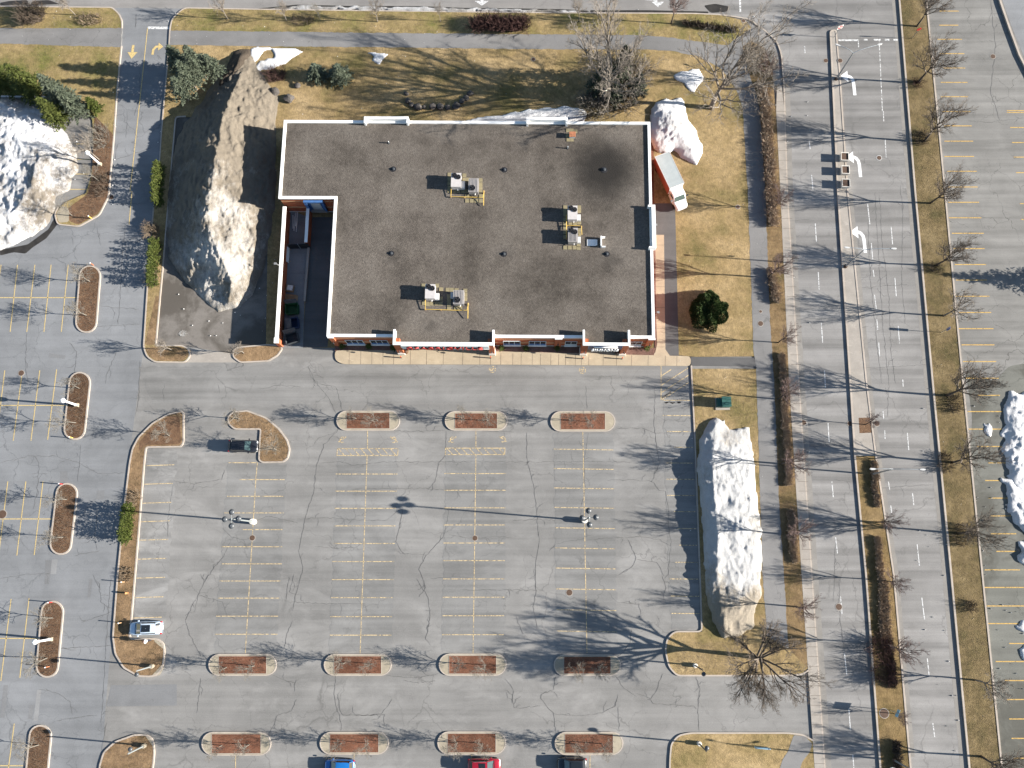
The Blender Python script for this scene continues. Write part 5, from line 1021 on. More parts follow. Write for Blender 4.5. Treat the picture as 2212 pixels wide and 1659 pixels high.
for i, (a, b, wd, h, m, l) in enumerate((((1648, 190), (1656, 300), 1.9, 1.15, m_tw_hedge, 'brown bare hedge beside the avenue sidewalk, topmost of the strip'), ((1657, 310), (1668, 482), 1.9, 1.15, m_tw_hedge, 'brown bare hedge beside the avenue sidewalk, second from the top'), ((1664, 588), (1675, 648), 1.5, .95, m_tw_hedge, 'short brown hedge beside the avenue sidewalk, level with the roof units'), ((1688, 772), (1703, 1042), 1.6, .5, m_tw_hedge, 'long tan bare hedge beside the avenue sidewalk, level with the white snow bank'), ((1706, 1108), (1715, 1208), 1.5, .5, m_tw_hedge, 'short tan hedge beside the avenue sidewalk, lowest of the strip'),
     ((1887, 1003), (1889, 1046), 1.4, .5, m_tw_hedge, 'upper clipped brown hedge of the grass median'), ((1890, 1058), (1893, 1088), 1.4, .5, m_tw_hedge, 'short clipped brown hedge of the grass median, below the street light'), ((1896, 1166), (1901, 1250), 1.4, .5, m_tw_hedge, 'narrow tan hedge in the grass median'), ((1906, 1262), (1913, 1380), 2.6, .5, m_tw_hedge, 'wide tan hedge in the grass median beside two bare trees'), ((1920, 1390), (1926, 1476), 2.0, .5, m_tw_brown, 'reddish brown hedge in the lower grass median'), ((1934, 1608), (1942, 1690), 1.5, .7, m_tw_brown, 'dark hedge in the median at the bottom edge of the picture'))):
    hedge(l, a, b, wd, h, m, 10 + i, 85 if h > .6 else 190, 'hedges along the avenue', .02)
for i, (x, y, rx, ry, h, m, l) in enumerate(((1897, 1400, 1.7, 1.6, 1.9, m_tw_purple, 'tall dark bare bush in the median, upper of two side by side'), (1907, 1450, 1.7, 1.6, 1.9, m_tw_purple, 'tall dark bare bush in the median, lower of two side by side'), (333, 500, 1.3, 1.1, 1.6, m_tw_tan, 'tan bare shrub between the two cedar hedges'), (334, 602, 1.1, 1.2, 1.5, m_tw_tan, 'tan bare shrub growing through the lower cedar hedge'), (294, 1076, .9, 1.0, 1.0, m_tw_tan, 'small tan shrub above the cedar hedge of the grass strip'), (275, 1240, 1.2, 1.3, .5, m_tw_tan, 'flat pale clump of dead grass in the long grass strip'),
     (1982, 182, .9, .9, .9, m_tw_purple, 'dark shoots round the foot of the second verge tree'), (1990, 300, 1.4, 1.4, .9, m_tw_brown, 'brown scrub in the east verge by the third tree'), (2020, 580, 1.0, 1.0, .9, m_tw_brown, 'brown scrub in the east verge by the fifth tree'), (2040, 1000, 1.2, 1.8, 1.0, m_tw_brown, 'brown scrub in the east verge by the eighth tree'), (2095, 1310, .8, .8, .9, m_tw_brown, 'lone round brown bush in the lower east verge'), (2062, 870, 1.3, 2, .9, m_tw_brown, 'brown scrub in the east verge by the seventh tree'), (2075, 1155, 1.4, 2, .9, m_tw_brown, 'brown scrub in the east verge by the ninth tree'), (215, 300, 2.2, 2.5, 1.6, m_bk_grey, 'grey thicket between the evergreens and the access drive'), (222, 400, 1.2, 2.6, 1.0, m_tw_brown, 'reddish low shrubs along the kerb of the brown bed'), (1655, 130, 1.8, 2.0, 1.4, m_tw_tan, 'pale twiggy thicket at the corner of footpath and avenue'))):
    bush('bush', l, x, y, rx, ry, h, 150 if rx > 1.1 else 80, m, 40 + i)
for i, (x, y) in enumerate(((1310, 200), (1350, 220), (1285, 235), (1370, 160), (1330, 150))):
    bush('bush', 'pale tangled undergrowth below the huge bare tree, %s patch' % ('middle', 'lower right', 'lowest left', 'upper right', 'topmost')[i], x, y, 2.4, 2.2, 2.6, 170, m_bk_pale if i % 2 else m_bk_grey, 70 + i, .02, 'undergrowth below the huge bare tree', 1.0)
# planting on island soil: low dead perennials are ground cover
g = random.Random(77); gc = MB(); 
def cover(poly, n, h, m, name, label):
    q = [tuple(p)[:2] for p in GL(poly)]; x0, x1 = min(p[0] for p in q), max(p[0] for p in q); y0, y1 = min(p[1] for p in q), max(p[1] for p in q); b = MB(); k = 0
    while k < n:
        x, y = g.uniform(x0, x1), g.uniform(y0, y1)
        if not inside(x, y, q): continue
        k += 1; a = g.uniform(0, 6.28); L = h * g.uniform(.5, 1.4); d = Vector((math.cos(a), math.sin(a), g.uniform(.3, 1.2))).normalized(); p = Vector((x, y, .13)); s = Vector((-d.y, d.x, 0)).normalized() * .02
        b.add([p - s, p + s, p + d * L], [(0, 1, 2)])
    return b
allc = MB()
for a, b_, r in (((195, 597), (187, 696), 18), ((173, 827), (162, 927), 18), ((145, 1067), (132, 1175), 18), ((114, 1322), (103, 1439), 19), ((88, 1590), (78, 1690), 19)):
    t_ = cover(capsule(a, b_, r), 900, .3, None, '', ''); allc.add(t_.v, t_.f)
t_ = cover([(205, 260), (240, 295), (232, 420), (212, 458), (172, 482), (155, 470), (190, 420), (200, 380)], 1500, .35, None, '', ''); allc.add(t_.v, t_.f)
for x0, x1, y0, y1 in RED:
    t_ = cover([(x0 + 23, y0 + 6), (x1 - 23, y0 + 6), (x1 - 23, y1 - 6), (x0 + 23, y1 - 6)], 260 + int((x0 * 7 + y0) % 5) * 110, .24, None, '', ''); allc.add(t_.v, t_.f)
for q_ in (M2, M3, M4): t_ = cover(q_, 1100, .2, None, '', ''); allc.add(t_.v, t_.f)
o = P('dead_perennials', allc, m_tw_brown); tag(o, 'dead brown ground cover on the islands and beds of the parking lots', 'ground cover', None, 'stuff')
allg = MB()
for poly, n in ((lawn, 26000), (strip, 3500), ([(1494, 797), (1634, 797), (1657, 1372), (1516, 1365), (1501, 950)], 6000), ([(1462, 1385), (1690, 1390), (1690, 1455), (1462, 1455)], 3000), ([(370, 68), (400, 20), (1550, 33), (1550, 92), (1385, 78)], 8000), ([(0, 15), (262, 30), (262, 62), (0, 62)], 1800), ([(0, 94), (262, 103), (250, 280), (200, 240), (0, 205)], 3500), (EV_W + EV_E[::-1], 14000)):
    t_ = cover(poly, n, .16, None, '', ''); allg.add(t_.v, t_.f)
o = P('dry_grass_tufts', allg, m_tw_tan); tag(o, 'dry straw-coloured grass blades scattered over the lawns and verges', 'grass', None, 'stuff')
# small shrubs in front of the store
for i, (x, y, l) in enumerate(((741, 750, 'small evergreen shrub under the far left front window of the store'), (798, 750, 'small evergreen shrub between the two left front windows'), (851, 754, 'small evergreen shrub left of the FABRICVILLE entrance pillar'), (1083.6, 754, 'small yellow-green shrub just right of the FABRICVILLE entrance'), (1136, 755, 'small yellow-green shrub between the two middle front windows'), (1203, 754, 'small dark shrub at the brick pilaster of the store front'), (1397, 754, 'small shrub at the right corner of the store front'))):
    o = T('small_shrub', l, 'shrub', G(x, y, .14), 0, 'shrubs along the store front'); tr, cr = conifer(500 + i, 1.25, .42, z0=.08, leaf=.13, power=.5, droop=-.3, dens=1.6); P('trunk', tr, m_bk_brown, o); P('crown', cr, m_ced, o)
# rocks on the lawn
for i, (x, y, r_, l) in enumerate(((593, 198, .75, 'larger dark boulder beside the big snow pile'), (624, 212, .8, 'dark boulder on the lawn just above the roof corner'), (1331 - 452, 204, .3, 'dark stone at the left tip of the stone arc'), (875.5, 201, .3, 'top left pale stone of the stone arc'), (881, 217, .5, 'stone in the left bend of the stone arc'), (889, 227, .45, 'stone at the lower left of the stone arc'), (903, 231, .65, 'largest lower stone of the stone arc'), (916, 232, .35, 'small stone at the bottom of the stone arc'), (934, 231, .6, 'stone right of the bottom of the stone arc'), (950, 231, .6, 'middle lower right stone of the arc'), (966, 233, .5, 'lower right stone of the arc'), (986, 229, .7, 'stone where the arc turns upward on the right'), (997, 218, .5, 'stone near the right tip of the arc'), (1007, 211, .5, 'upper right stone of the arc'), (1016, 201, .55, 'dark stone at the right tip of the arc'), (643, 184, .5, 'dark stone in the shade of the small spruces'))):
    gq = random.Random(i); bm = bmesh.new(); bmesh.ops.create_icosphere(bm, subdivisions=2, radius=r_)
    for v in bm.verts: v.co *= 1 + noise.noise(v.co * 1.4 + Vector((i * 3, 0, 0))) * .4; v.co.z *= .62; 
    me = bpy.data.meshes.new('rock'); bm.to_mesh(me); bm.free(); o = P('rock', me, m_rock); o.location = G(x, y, .13 + r_ * .3); o.rotation_euler.z = gq.uniform(0, 6); tag(o, l, 'rock', 'rocks on the north lawn')
# ------------------------------------------------------------------ snow
def snow(name, label, px, ridge, m, z0=0.0, res=.3, rough=.25, p=1.0, fs=.5, seed=0, group=None, cat='snow pile', edge=1.2, wob=.35):
    Q = [tuple(v)[:2] for v in GL(px, z0)]; RG = [(G(x, y, z0 + h), h) for x, y, h in ridge]; x0, x1 = min(q[0] for q in Q) - .5, max(q[0] for q in Q) + .5; y0, y1 = min(q[1] for q in Q) - .5, max(q[1] for q in Q) + .5
    nx, ny = int((x1 - x0) / res) + 2, int((y1 - y0) / res) + 2; V = []; I = {}; H = {}
    for j in range(ny):
        for i in range(nx):
            x, y = x0 + i * res, y0 + j * res; wx = noise.noise(Vector((x * .7, y * .7, seed))) * wob; wy = noise.noise(Vector((x * .7, y * .7, seed + 9))) * wob
            ins = inside(x + wx, y + wy, Q); de = min(segd(x + wx, y + wy, Q[k - 1], Q[k])[0] for k in range(len(Q)))
            if not ins: H[i, j] = (-.25 - min(de, .4), 0); continue
            best = None
            if len(RG) == 1: best = (math.hypot(x - RG[0][0].x, y - RG[0][0].y), RG[0][1])
            for k in range(len(RG) - 1):
                d, t_ = segd(x, y, RG[k][0], RG[k + 1][0]); h = RG[k][1] * (1 - t_) + RG[k + 1][1] * t_
                if best is None or d < best[0]: best = (d, h)
            d, h = best; f = de / (de + d + .01); zz = h * f ** p
            a = min(1, de / edge)
            nz = noise.fractal(Vector((x * fs, y * fs, seed)), 1.0, 2.1, 6) * rough + abs(noise.noise(Vector((x * fs * 2.7, y * fs * 1.6, seed + 5)))) * rough * .9 + noise.noise(Vector((x * 2.3, y * 1.7, seed + 3))) * rough * .2 + noise.noise(Vector((x * 4.1, y * 3.3, seed + 4))) * rough * .22
            H[i, j] = (max(.02, zz + nz * a * (.4 + .6 * min(1, zz / 1.0)) + .06 * min(1, de / .3)), 1)
    fs_ = []
    for j in range(ny - 1):
        for i in range(nx - 1):
            q = ((i, j), (i + 1, j), (i + 1, j + 1), (i, j + 1))
            if not any(H[c][1] for c in q): continue
            ix = []
            for c in q:
                if c not in I: I[c] = len(V); V.append((x0 + c[0] * res, y0 + c[1] * res, z0 + H[c][0]))
                ix.append(I[c])
            fs_.append(tuple(ix))
    b = MB(); b.v = V; b.f = fs_; o = P(name, b, m, smooth=True); return tag(o, label, cat, group)
m_sn_dirty = snowmat('dirty_snow', (.43, .412, .38), (.17, .145, .112), .5, (G(475, 560).y, G(480, 300).y, .16))
m_sn_white = snowmat('white_snow', (.62, .62, .62), (.4, .36, .31), .1)
m_sn_bank = snowmat('snow_bank', (.42, .42, .415), (.27, .235, .185), .2, (G(1575, 1200).y, G(1575, 1400).y, .3))
m_sn_mid = snowmat('speckled_snow', (.62, .62, .625), (.17, .148, .12), .33, (G(60, 230).y, G(60, 400).y, .07))
m_sn_grey = snowmat('icy_grey_snow', (.42, .42, .42), (.17, .155, .135), .5)
m_soilp = snowmat('dirt_covered_snow', (.085, .068, .052), (.05, .04, .03), .5)
BIG = [(505, 120), (540, 108), (556, 135), (575, 170), (600, 200), (606, 225), (598, 262), (600, 330), (598, 420), (588, 500), (570, 580), (545, 640), (510, 668), (470, 672), (440, 652), (420, 628), (405, 615), (385, 590), (366, 560), (360, 500), (362, 420), (372, 340), (385, 290), (410, 250), (440, 210), (470, 165)]
snow('dirty_snow_pile', 'huge dirt-streaked snow ridge left of the store', BIG, [(525, 150, 1.2), (500, 205, 3.4), (480, 260, 4.6), (468, 330, 4.9), (455, 400, 4.9), (450, 470, 4.6), (460, 520, 4.2), (485, 570, 3.4), (500, 610, 2.6), (495, 645, 1.5)], m_sn_dirty, 0, .15, .46, .95, .42, 3)
snow('dirt_heap', 'dark soil-covered tail of the snow ridge beside the blue spruces', [(505, 112), (540, 103), (545, 130), (520, 165), (500, 195), (478, 215), (455, 220), (470, 180)], [(525, 118, 1.0), (500, 160, 2.2), (480, 198, 1.9)], m_soilp, .1, .28, .3, .9, .6, 5)
LP = [(-60, 215), (30, 212), (70, 228), (110, 245), (150, 300), (165, 325), (168, 350), (172, 372), (155, 385), (150, 410), (120, 425), (118, 460), (100, 490), (70, 510), (40, 528), (0, 540), (-60, 545)]
snow('white_snow_pile', 'large speckled snow pile at the left edge below the evergreens', LP, [(-50, 300, 3.2), (0, 290, 3.2), (40, 300, 3.0), (85, 330, 2.8), (70, 400, 2.4), (30, 460, 2.2), (-50, 480, 2.2)], m_sn_mid, 0, .22, .34, .7, .55, 11)
EP = [(1536, 906), (1550, 903), (1562, 908), (1567, 903), (1566, 915), (1574, 925), (1592, 924), (1606, 926), (1612, 921), (1619, 923), (1622, 950), (1630, 990), (1636, 1060), (1642, 1110), (1645, 1150), (1643, 1200), (1646, 1240), (1647, 1290), (1630, 1315), (1632, 1350), (1615, 1365), (1600, 1375), (1592, 1378), (1575, 1374), (1560, 1377), (1550, 1365), (1540, 1345), (1528, 1300), (1522, 1250), (1520, 1180), (1514, 1100), (1508, 1020), (1510, 960), (1520, 930)]
snow('white_snow_bank', 'long white snow bank between the parking lot and the footpath', EP, [(1548, 915, .6), (1542, 960, 1.15), (1538, 1010, 1.55), (1543, 1060, 1.75), (1548, 1110, 1.7), (1552, 1150, 1.5), (1550, 1200, 1.3), (1550, 1250, 1.15), (1558, 1300, 1.35), (1565, 1340, 1.15), (1575, 1365, .7)], m_sn_bank, .12, .18, .27, .45, .5, 17)
NP_ = [(1405, 235), (1415, 222), (1440, 213), (1470, 212), (1480, 222), (1482, 240), (1490, 262), (1505, 285), (1516, 310), (1518, 335), (1505, 357), (1488, 350), (1470, 340), (1458, 325), (1440, 335), (1420, 330), (1410, 318), (1404, 300), (1403, 265)]
snow('white_snow_pile', 'bright white snow heap behind the red box truck', NP_, [(1425, 235, .7), (1450, 255, 1.2), (1470, 290, 1.3), (1495, 325, .9)], m_sn_white, .12, .18, .17, .5, .6, 23)
snow('snow_strip', 'white snow strip along the north wall of the store', [(1000, 262), (1040, 252), (1080, 248), (1130, 240), (1180, 233), (1230, 231), (1262, 236), (1268, 248), (1262, 266), (1130, 270), (1000, 266)], [(1050, 256, .25), (1150, 244, .5), (1250, 238, .55)], m_sn_white, .12, .2, .06, .35, .7, 29)
snow('snow_patch', 'white snow patch with a bare spot above the big dirty ridge', [(541, 103), (570, 101), (600, 104), (640, 105), (656, 112), (640, 122), (615, 140), (590, 150), (565, 152), (550, 172), (541, 176), (548, 155), (560, 130), (568, 128), (590, 122), (588, 110), (570, 112), (560, 125), (545, 140), (540, 125)], [(580, 105, .12), (620, 112, .18), (590, 140, .16)], m_sn_white, .12, .2, .06, .4, .9, 31)
snow('snow_patch', 'small white snow patch alone on the north lawn', [(793, 116), (810, 113), (828, 114), (841, 117), (828, 127), (822, 137), (815, 138), (805, 133), (808, 124)], [(815, 120, .15)], m_sn_white, .12, .15, .06, .4, 1.2, 37)
snow('snow_patch', 'arrow-shaped snow patch beside the footpath bend', [(1453, 164), (1470, 154), (1488, 156), (1495, 147), (1512, 150), (1520, 164), (1516, 178), (1506, 190), (1500, 202), (1490, 196), (1478, 182), (1462, 174)], [(1480, 165, .18), (1500, 175, .2)], m_sn_white, .12, .2, .08, .4, 1, 41)
for i, (q, r_, l) in enumerate((([(2168, 870), (2180, 850), (2200, 845), (2240, 840), (2240, 1100), (2212, 1090), (2195, 1070), (2182, 1040), (2170, 1000), (2165, 960), (2168, 930), (2172, 900)], [(2200, 870, .5), (2205, 960, .6), (2200, 1030, .5)], 'largest white snow heap at the right edge of the picture'), ([(2165, 1030), (2190, 1030), (2212, 1050), (2240, 1090), (2240, 1150), (2205, 1140), (2180, 1110), (2168, 1070)], [(2185, 1055, .4), (2215, 1110, .5)], 'middle snow heap at the right edge of the picture'), ([(2178, 1090), (2200, 1090), (2240, 1120), (2240, 1170), (2212, 1150), (2190, 1130)], [(2200, 1110, .5), (2220, 1140, .5)], 'pointed snow heap right below the middle one at the right edge'), ([(2200, 1175), (2212, 1170), (2240, 1180), (2240, 1240), (2210, 1220), (2197, 1200)], [(2215, 1200, .6)], 'small round snow heap at the right edge'), ([(2193, 1350), (2205, 1342), (2230, 1340), (2230, 1375), (2205, 1370), (2195, 1360)], [(2212, 1358, .25)], 'low grey snow lump at the right edge near the lower stalls'), ([(2199, 1400), (2230, 1395), (2230, 1430), (2208, 1425)], [(2215, 1412, .22)], 'lowest grey snow lump at the right edge'),
    ([(2121, 912), (2130, 908), (2139, 912), (2143, 935), (2138, 950), (2131, 945), (2126, 928)], [(2132, 925, .25)], 'slim snow remnant across a stall line of the east lot'))):
    snow('snow_heap', l, q, r_, m_sn_white, 0, .18, .26, .55, 1.0, 50 + i, 'melting snow in the east lot', wob=.8)
snow('dirty_snow_strip', 'narrow crust of dirty snow along the side street kerb', [(553, 20), (640, 12), (760, 14), (900, 15), (1000, 18), (1106, 20), (1220, 22), (1260, 25), (1240, 30), (1106, 28), (900, 25), (700, 22), (600, 22)], [(600, 19, .15), (900, 19, .3), (1106, 23, .3), (1240, 26, .15)], m_sn_grey, 0, .2, .12, .4, 1.1, 70)
# ice floe in the wet pad
tag(P('ice_floe', MB().prism(GL([(388, 717), (394, 713), (403, 715), (406, 722), (398, 727), (390, 726), (385, 722)]), .0, .05), m_sn_grey), 'flat pale ice floe on the wet pad below the snow ridge', 'ice')
# scattered snow crumbs and litter
g = random.Random(5); b = MB()
for i in range(420):
    x, y = g.choice(((g.uniform(1460, 1640), g.uniform(100, 1370)), (g.uniform(600, 1600), g.uniform(110, 250)), (g.uniform(20, 250), g.uniform(20, 480)), (g.uniform(1640, 1750), g.uniform(200, 1450)), (g.uniform(1980, 2160), g.uniform(700, 1659)), (g.uniform(340, 600), g.uniform(200, 740)), (g.uniform(2100, 2212), g.uniform(850, 1500)), (g.uniform(360, 1700), g.uniform(20, 100))))
    c = G(x, y, .16); s = g.uniform(.04, .13)
    b.add([(c.x - s, c.y - s * .6, c.z - .1), (c.x + s, c.y - s * .5, c.z - .1), (c.x + s * .4, c.y + s, c.z - .1), (c.x, c.y, c.z + s * .6)], [(0, 1, 3), (1, 2, 3), (2, 0, 3)])
tag(P('snow_crumbs', b, m_sn_white), 'white crumbs of ice and paper scattered over grass and asphalt', 'snow crumbs', None, 'stuff')
# ------------------------------------------------------------------ vehicles
def body_ring(x, hw, zl, zs, zt):
    half = [(.0, zl), (hw * .86, zl), (hw * .97, zl + .12), (hw, zl + .32), (hw * .99, zs - .12), (hw * .93, zs), (hw * .6, zt), (0, zt + .015)]
    return [Vector((x, y, z)) for y, z in half] + [Vector((x, -y, z)) for y, z in half[-2:0:-1]]
def glass_ring(x, wb, zb, wt, zt):
    return [Vector((x, wb, zb)), Vector((x, wt, zt)), Vector((x, wt * .5, zt + .02)), Vector((x, -wt * .5, zt + .02)), Vector((x, -wt, zt)), Vector((x, -wb, zb))]
def car(name, label, px, py, rz, m, L=4.5, W=1.82, H=1.48, rear='hatch', sunroof=None, rails=False, front_lights=None):
    r = T(name, label, 'car', G(px, py, .01), rz, 'cars in the parking lot'); s = L / 4.5; hw = W / 2; zb = .93 if H < 1.55 else 1.02; k = zb / .93
    st = [(-2.25, .7, .42, .62, .66), (-2.2, .88, .32, .78, .84), (-2.05, .95, .26, .93, .97), (-1.5, .99, .22, .95, .98), (-.6, 1, .2, .95, .98), (.4, 1, .2, .94, .97), (1.0, 1, .2, .92, .97), (1.45, .98, .22, .86, .93), (1.9, .93, .24, .78, .85), (2.15, .82, .3, .68, .74), (2.25, .62, .4, .58, .62)]
    bd = P('body', MB().loft([body_ring(x * s, f * hw, zl, zs * k, zt * k) for x, f, zl, zs, zt in st]), m, r, smooth=True)
    xr = -2.0 if rear == 'hatch' else -1.55; xt = -1.55 if rear == 'hatch' else -1.0
    P('glasshouse', MB().loft([glass_ring(x * s, wb * hw, zb - .03, wt * hw, zt) for x, wb, wt, zt in ((xr, .82, .78, zb + .02), (xt, .9, .72, H - .07), (-.3, .92, .74, H - .02), (.35, .92, .74, H - .05), (1.22, .84, .8, zb + .01))]), m_carglass, r)
    P('roof', MB().loft([[Vector((x * s, y * hw, z)) for y, z in ((-wt, zt - .01), (-wt * .55, zt + .035), (0, zt + .05), (wt * .55, zt + .035), (wt, zt - .01))] for x, wt, zt in ((xt - .04, .7, H - .07), (xt + .5, .74, H - .03), (-.3, .76, H - .015), (.2, .76, H - .03), (.42, .75, H - .055))], False), m, r, smooth=True)
    for y in (-1, 1):
        P('pillar', MB().tube([(1.24 * s, y * hw * .82, zb), (.38 * s, y * hw * .76, H - .05)], .035, 5), m, r); P('pillar', MB().tube([(xr * s, y * hw * .8, zb + .02), (xt * s, y * hw * .72, H - .07)], .05, 5), m, r)
        P('mirror', MB().box(.82 * s, 1.02 * s, min(y * hw * 1.0, y * (hw + .2)), max(y * hw * 1.0, y * (hw + .2)), zb - .02, zb + .13), m, r, bevel=.03)
        P('headlight', MB().loft([body_ring(x * s, f * hw, .52 * k, .7 * k, .8 * k)[(4 if y > 0 else 9):(7 if y > 0 else 12)] for x, f in ((1.93, .95), (2.1, .87), (2.2, .74))], False), m_lens, r)
        P('taillight', MB().box(-2.24 * s, -2.0 * s, min(y * hw * .72, y * hw * .95), max(y * hw * .72, y * hw * .95), .72 * k, .95 * k), m_tail, r, bevel=.03)
        if rails: P('roof_rail', MB().tube([(xt * s + .1, y * hw * .7, H - .0), (-.6 * s, y * hw * .73, H + .06), (.3 * s, y * hw * .72, H)], .022, 5), m_steel, r)
        for x in (-1.38, 1.4):
            w_ = P('wheel', MB().lathe([(.2, -.11), (.31, -.11), (.335, -.07), (.335, .07), (.31, .11), (.2, .11)], 0, 0, 20), m_tyre, r); w_.location = (x * s, y * (hw - .1), .335); w_.rotation_euler = (R(90), 0, 0)
            P('rim', MB().lathe([(.21, -.105), (.205, .105), (.06, .09)], 0, 0, 14), m_steel, w_)
    P('bumper', MB().loft([[Vector((x * s, y * hw, z)) for z in (.3, .5)] for x, y in ((2.1, .86), (2.26, .5), (2.28, 0), (2.26, -.5), (2.1, -.86))], False), m_black, r)
    P('windscreen', MB().add([(1.2 * s, -.74 * hw, zb + .035), (1.2 * s, .74 * hw, zb + .035), (.44 * s, .66 * hw, H - .03), (.44 * s, -.66 * hw, H - .03)], [(0, 1, 2, 3)]), m_screen, r)
    if sunroof: P('sunroof', MB().loft([[Vector((x * s, y * hw, H + .034)) for y in (-.52, -.2, .2, .52)] for x in sunroof], False), m_carglass, r)
    P('bonnet_line', MB().ribbon([(1.3 * s, -.8 * hw), (1.36 * s, 0), (1.3 * s, .8 * hw)], .08, .9 * k, .965 * k), m_black, r)
    P('number_plate', MB().box(-2.275 * s, -2.25 * s, -.25, .25, .55, .67), m_white, r)
    return r
m_carglass = gloss('car_glass', (.012, .015, .018), .06, .4); m_screen = gloss('windscreen_glass', (.035, .06, .06), .05, .4); m_lens = gloss('lamp_lens', (.6, .62, .62), .1, .5); m_tail = gloss('tail_lamp', (.35, .015, .02), .15, .5)
car('parked_car', 'white hatchback with a long dark sunroof parked at the left grass strip', 320, 1356, R(182), gloss('car_white_sky_tint', (.42, .5, .58)), 4.7, 1.85, 1.5, 'hatch', (-.9, .3), True)  # blue of the reflected sky is mixed into the white paint colour
car('parked_car', 'black car parked nose-in beside the curved tree bed', 529, 965, R(-1), gloss('car_black', (.012, .013, .016)), 4.4, 1.8, 1.47, 'hatch')
car('parked_car', 'bright blue hatchback at the bottom edge of the picture', 736, 1653, R(180), gloss('car_blue', (.01, .11, .33)), 4.15, 1.8, 1.5, 'hatch')
car('parked_car', 'red car with a black sunroof at the bottom edge of the picture', 1047, 1651, R(0), gloss('car_red', (.23, .008, .018)), 4.5, 1.84, 1.62, 'hatch', (-.75, .15), True)
car('parked_car', 'black car with a matt dark roof at the bottom edge of the picture', 1235, 1649, R(180), gloss('car_dark', (.014, .016, .02)), 4.0, 1.8, 1.62, 'hatch', (-1.4, .2))
# box truck
rA = [G(x, y, 3.25) for x, y in ((1414, 337.8), (1446.4, 328.5), (1477.4, 394.7), (1447.3, 406.7))]
ctr = sum(rA, Vector()) / 4; fw = ((rA[2] + rA[3]) - (rA[0] + rA[1])).normalized(); LB = (((rA[2] + rA[3]) - (rA[0] + rA[1])) / 2).length; WB = ((rA[1] - rA[0]).length + (rA[2] - rA[3]).length) / 2
trk = T('box_truck', 'red-sided box truck with a white cab parked against the east wall', 'truck', (ctr.x, ctr.y, .13), math.atan2(fw.y, fw.x)); h = LB / 2; wd = WB / 2
m_trk = simple('truck_red_side', (.26, .088, .062), .08, 1.5, .5); m_trkroof = simple('truck_roof_skin', (.3, .33, .33), .07, 1, .55); m_cab = gloss('truck_white_paint', (.7, .7, .69), .3, .4)
bx = P('box', MB().box(-h, h, -wd, wd, .95, 3.08), m_trk, trk); P('box_roof', MB().box(-h, h, -wd, wd, 3.08, 3.12), m_trkroof, bx); P('roof_trim', MB().ribbon([(-h, -wd), (h, -wd), (h, wd), (-h, wd)], .08, 3.0, 3.14, True), m_lgrey, bx)
P('front_panel', MB().box(h, h + .03, -wd + .06, wd - .06, 1.0, 3.0), m_cab, bx)
rbs = MB()
for i in range(9): x = -h + LB * (i + .5) / 9; rbs.box(x - .03, x + .03, -wd + .06, wd - .06, 3.12, 3.135)
P('roof_ribs', rbs, m_trkroof, bx)
cr_ = lambda x, hw, zl, zt, e=.15: [Vector((x, -hw, zl)), Vector((x, hw, zl)), Vector((x, hw, zt - e)), Vector((x, hw * .86, zt)), Vector((x, -hw * .86, zt)), Vector((x, -hw, zt - e))]
P('cab', MB().loft([cr_(h + .1, .98, .45, 2.3), cr_(h + 1.15, 1.0, .45, 2.32), cr_(h + 1.35, 1.0, .45, 2.2), cr_(h + 1.85, 1.0, .45, 1.5, .1), cr_(h + 1.95, 1.0, .45, 1.42, .1), cr_(h + 2.7, .92, .45, 1.3, .12), cr_(h + 3.0, .8, .5, 1.1, .15), cr_(h + 3.08, .6, .55, .95, .1)]), m_cab, trk)
P('windscreen', MB().add([(h + 1.37, -.8, 2.2), (h + 1.37, .8, 2.2), (h + 1.86, .88, 1.53), (h + 1.86, -.88, 1.53)], [(0, 3, 2, 1)]), m_screen, trk)
for y in (-1, 1):
    P('door_window', MB().box(h + .45, h + 1.3, min(y * .985, y * 1.01), max(y * .985, y * 1.01), 1.5, 2.1), m_carglass, trk)
    P('mirror', MB().tube([(h + 1.5, y * .98, 1.6), (h + 1.55, y * 1.35, 1.75)], .03, 5).box(h + 1.48, h + 1.62, min(y * 1.22, y * 1.45), max(y * 1.22, y * 1.45), 1.5, 1.95), m_black if y > 0 else m_steel, trk)
    P('headlight', MB().box(h + 2.85, h + 3.04, min(y * .55, y * .82), max(y * .55, y * .82), .75, .95), m_lens, trk)
    for x in (-h + 1.0, h + 2.1):
        w_ = P('wheel', MB().lathe([(.25, -.15), (.42, -.14), (.45, -.08), (.45, .08), (.42, .14), (.25, .15)], 0, 0, 20), m_tyre, trk); w_.location = (x, y * .88, .45); w_.rotation_euler = (R(90), 0, 0); P('rim', MB().lathe([(.26, -.14), (.25, .14), (.1, .1)], 0, 0, 12), m_lgrey, w_)
P('chassis', MB().box(-h + .1, h + 1, -.45, .45, .5, .95).box(-h - .12, -h + .1, -wd, wd, .5, .65), m_black, trk)
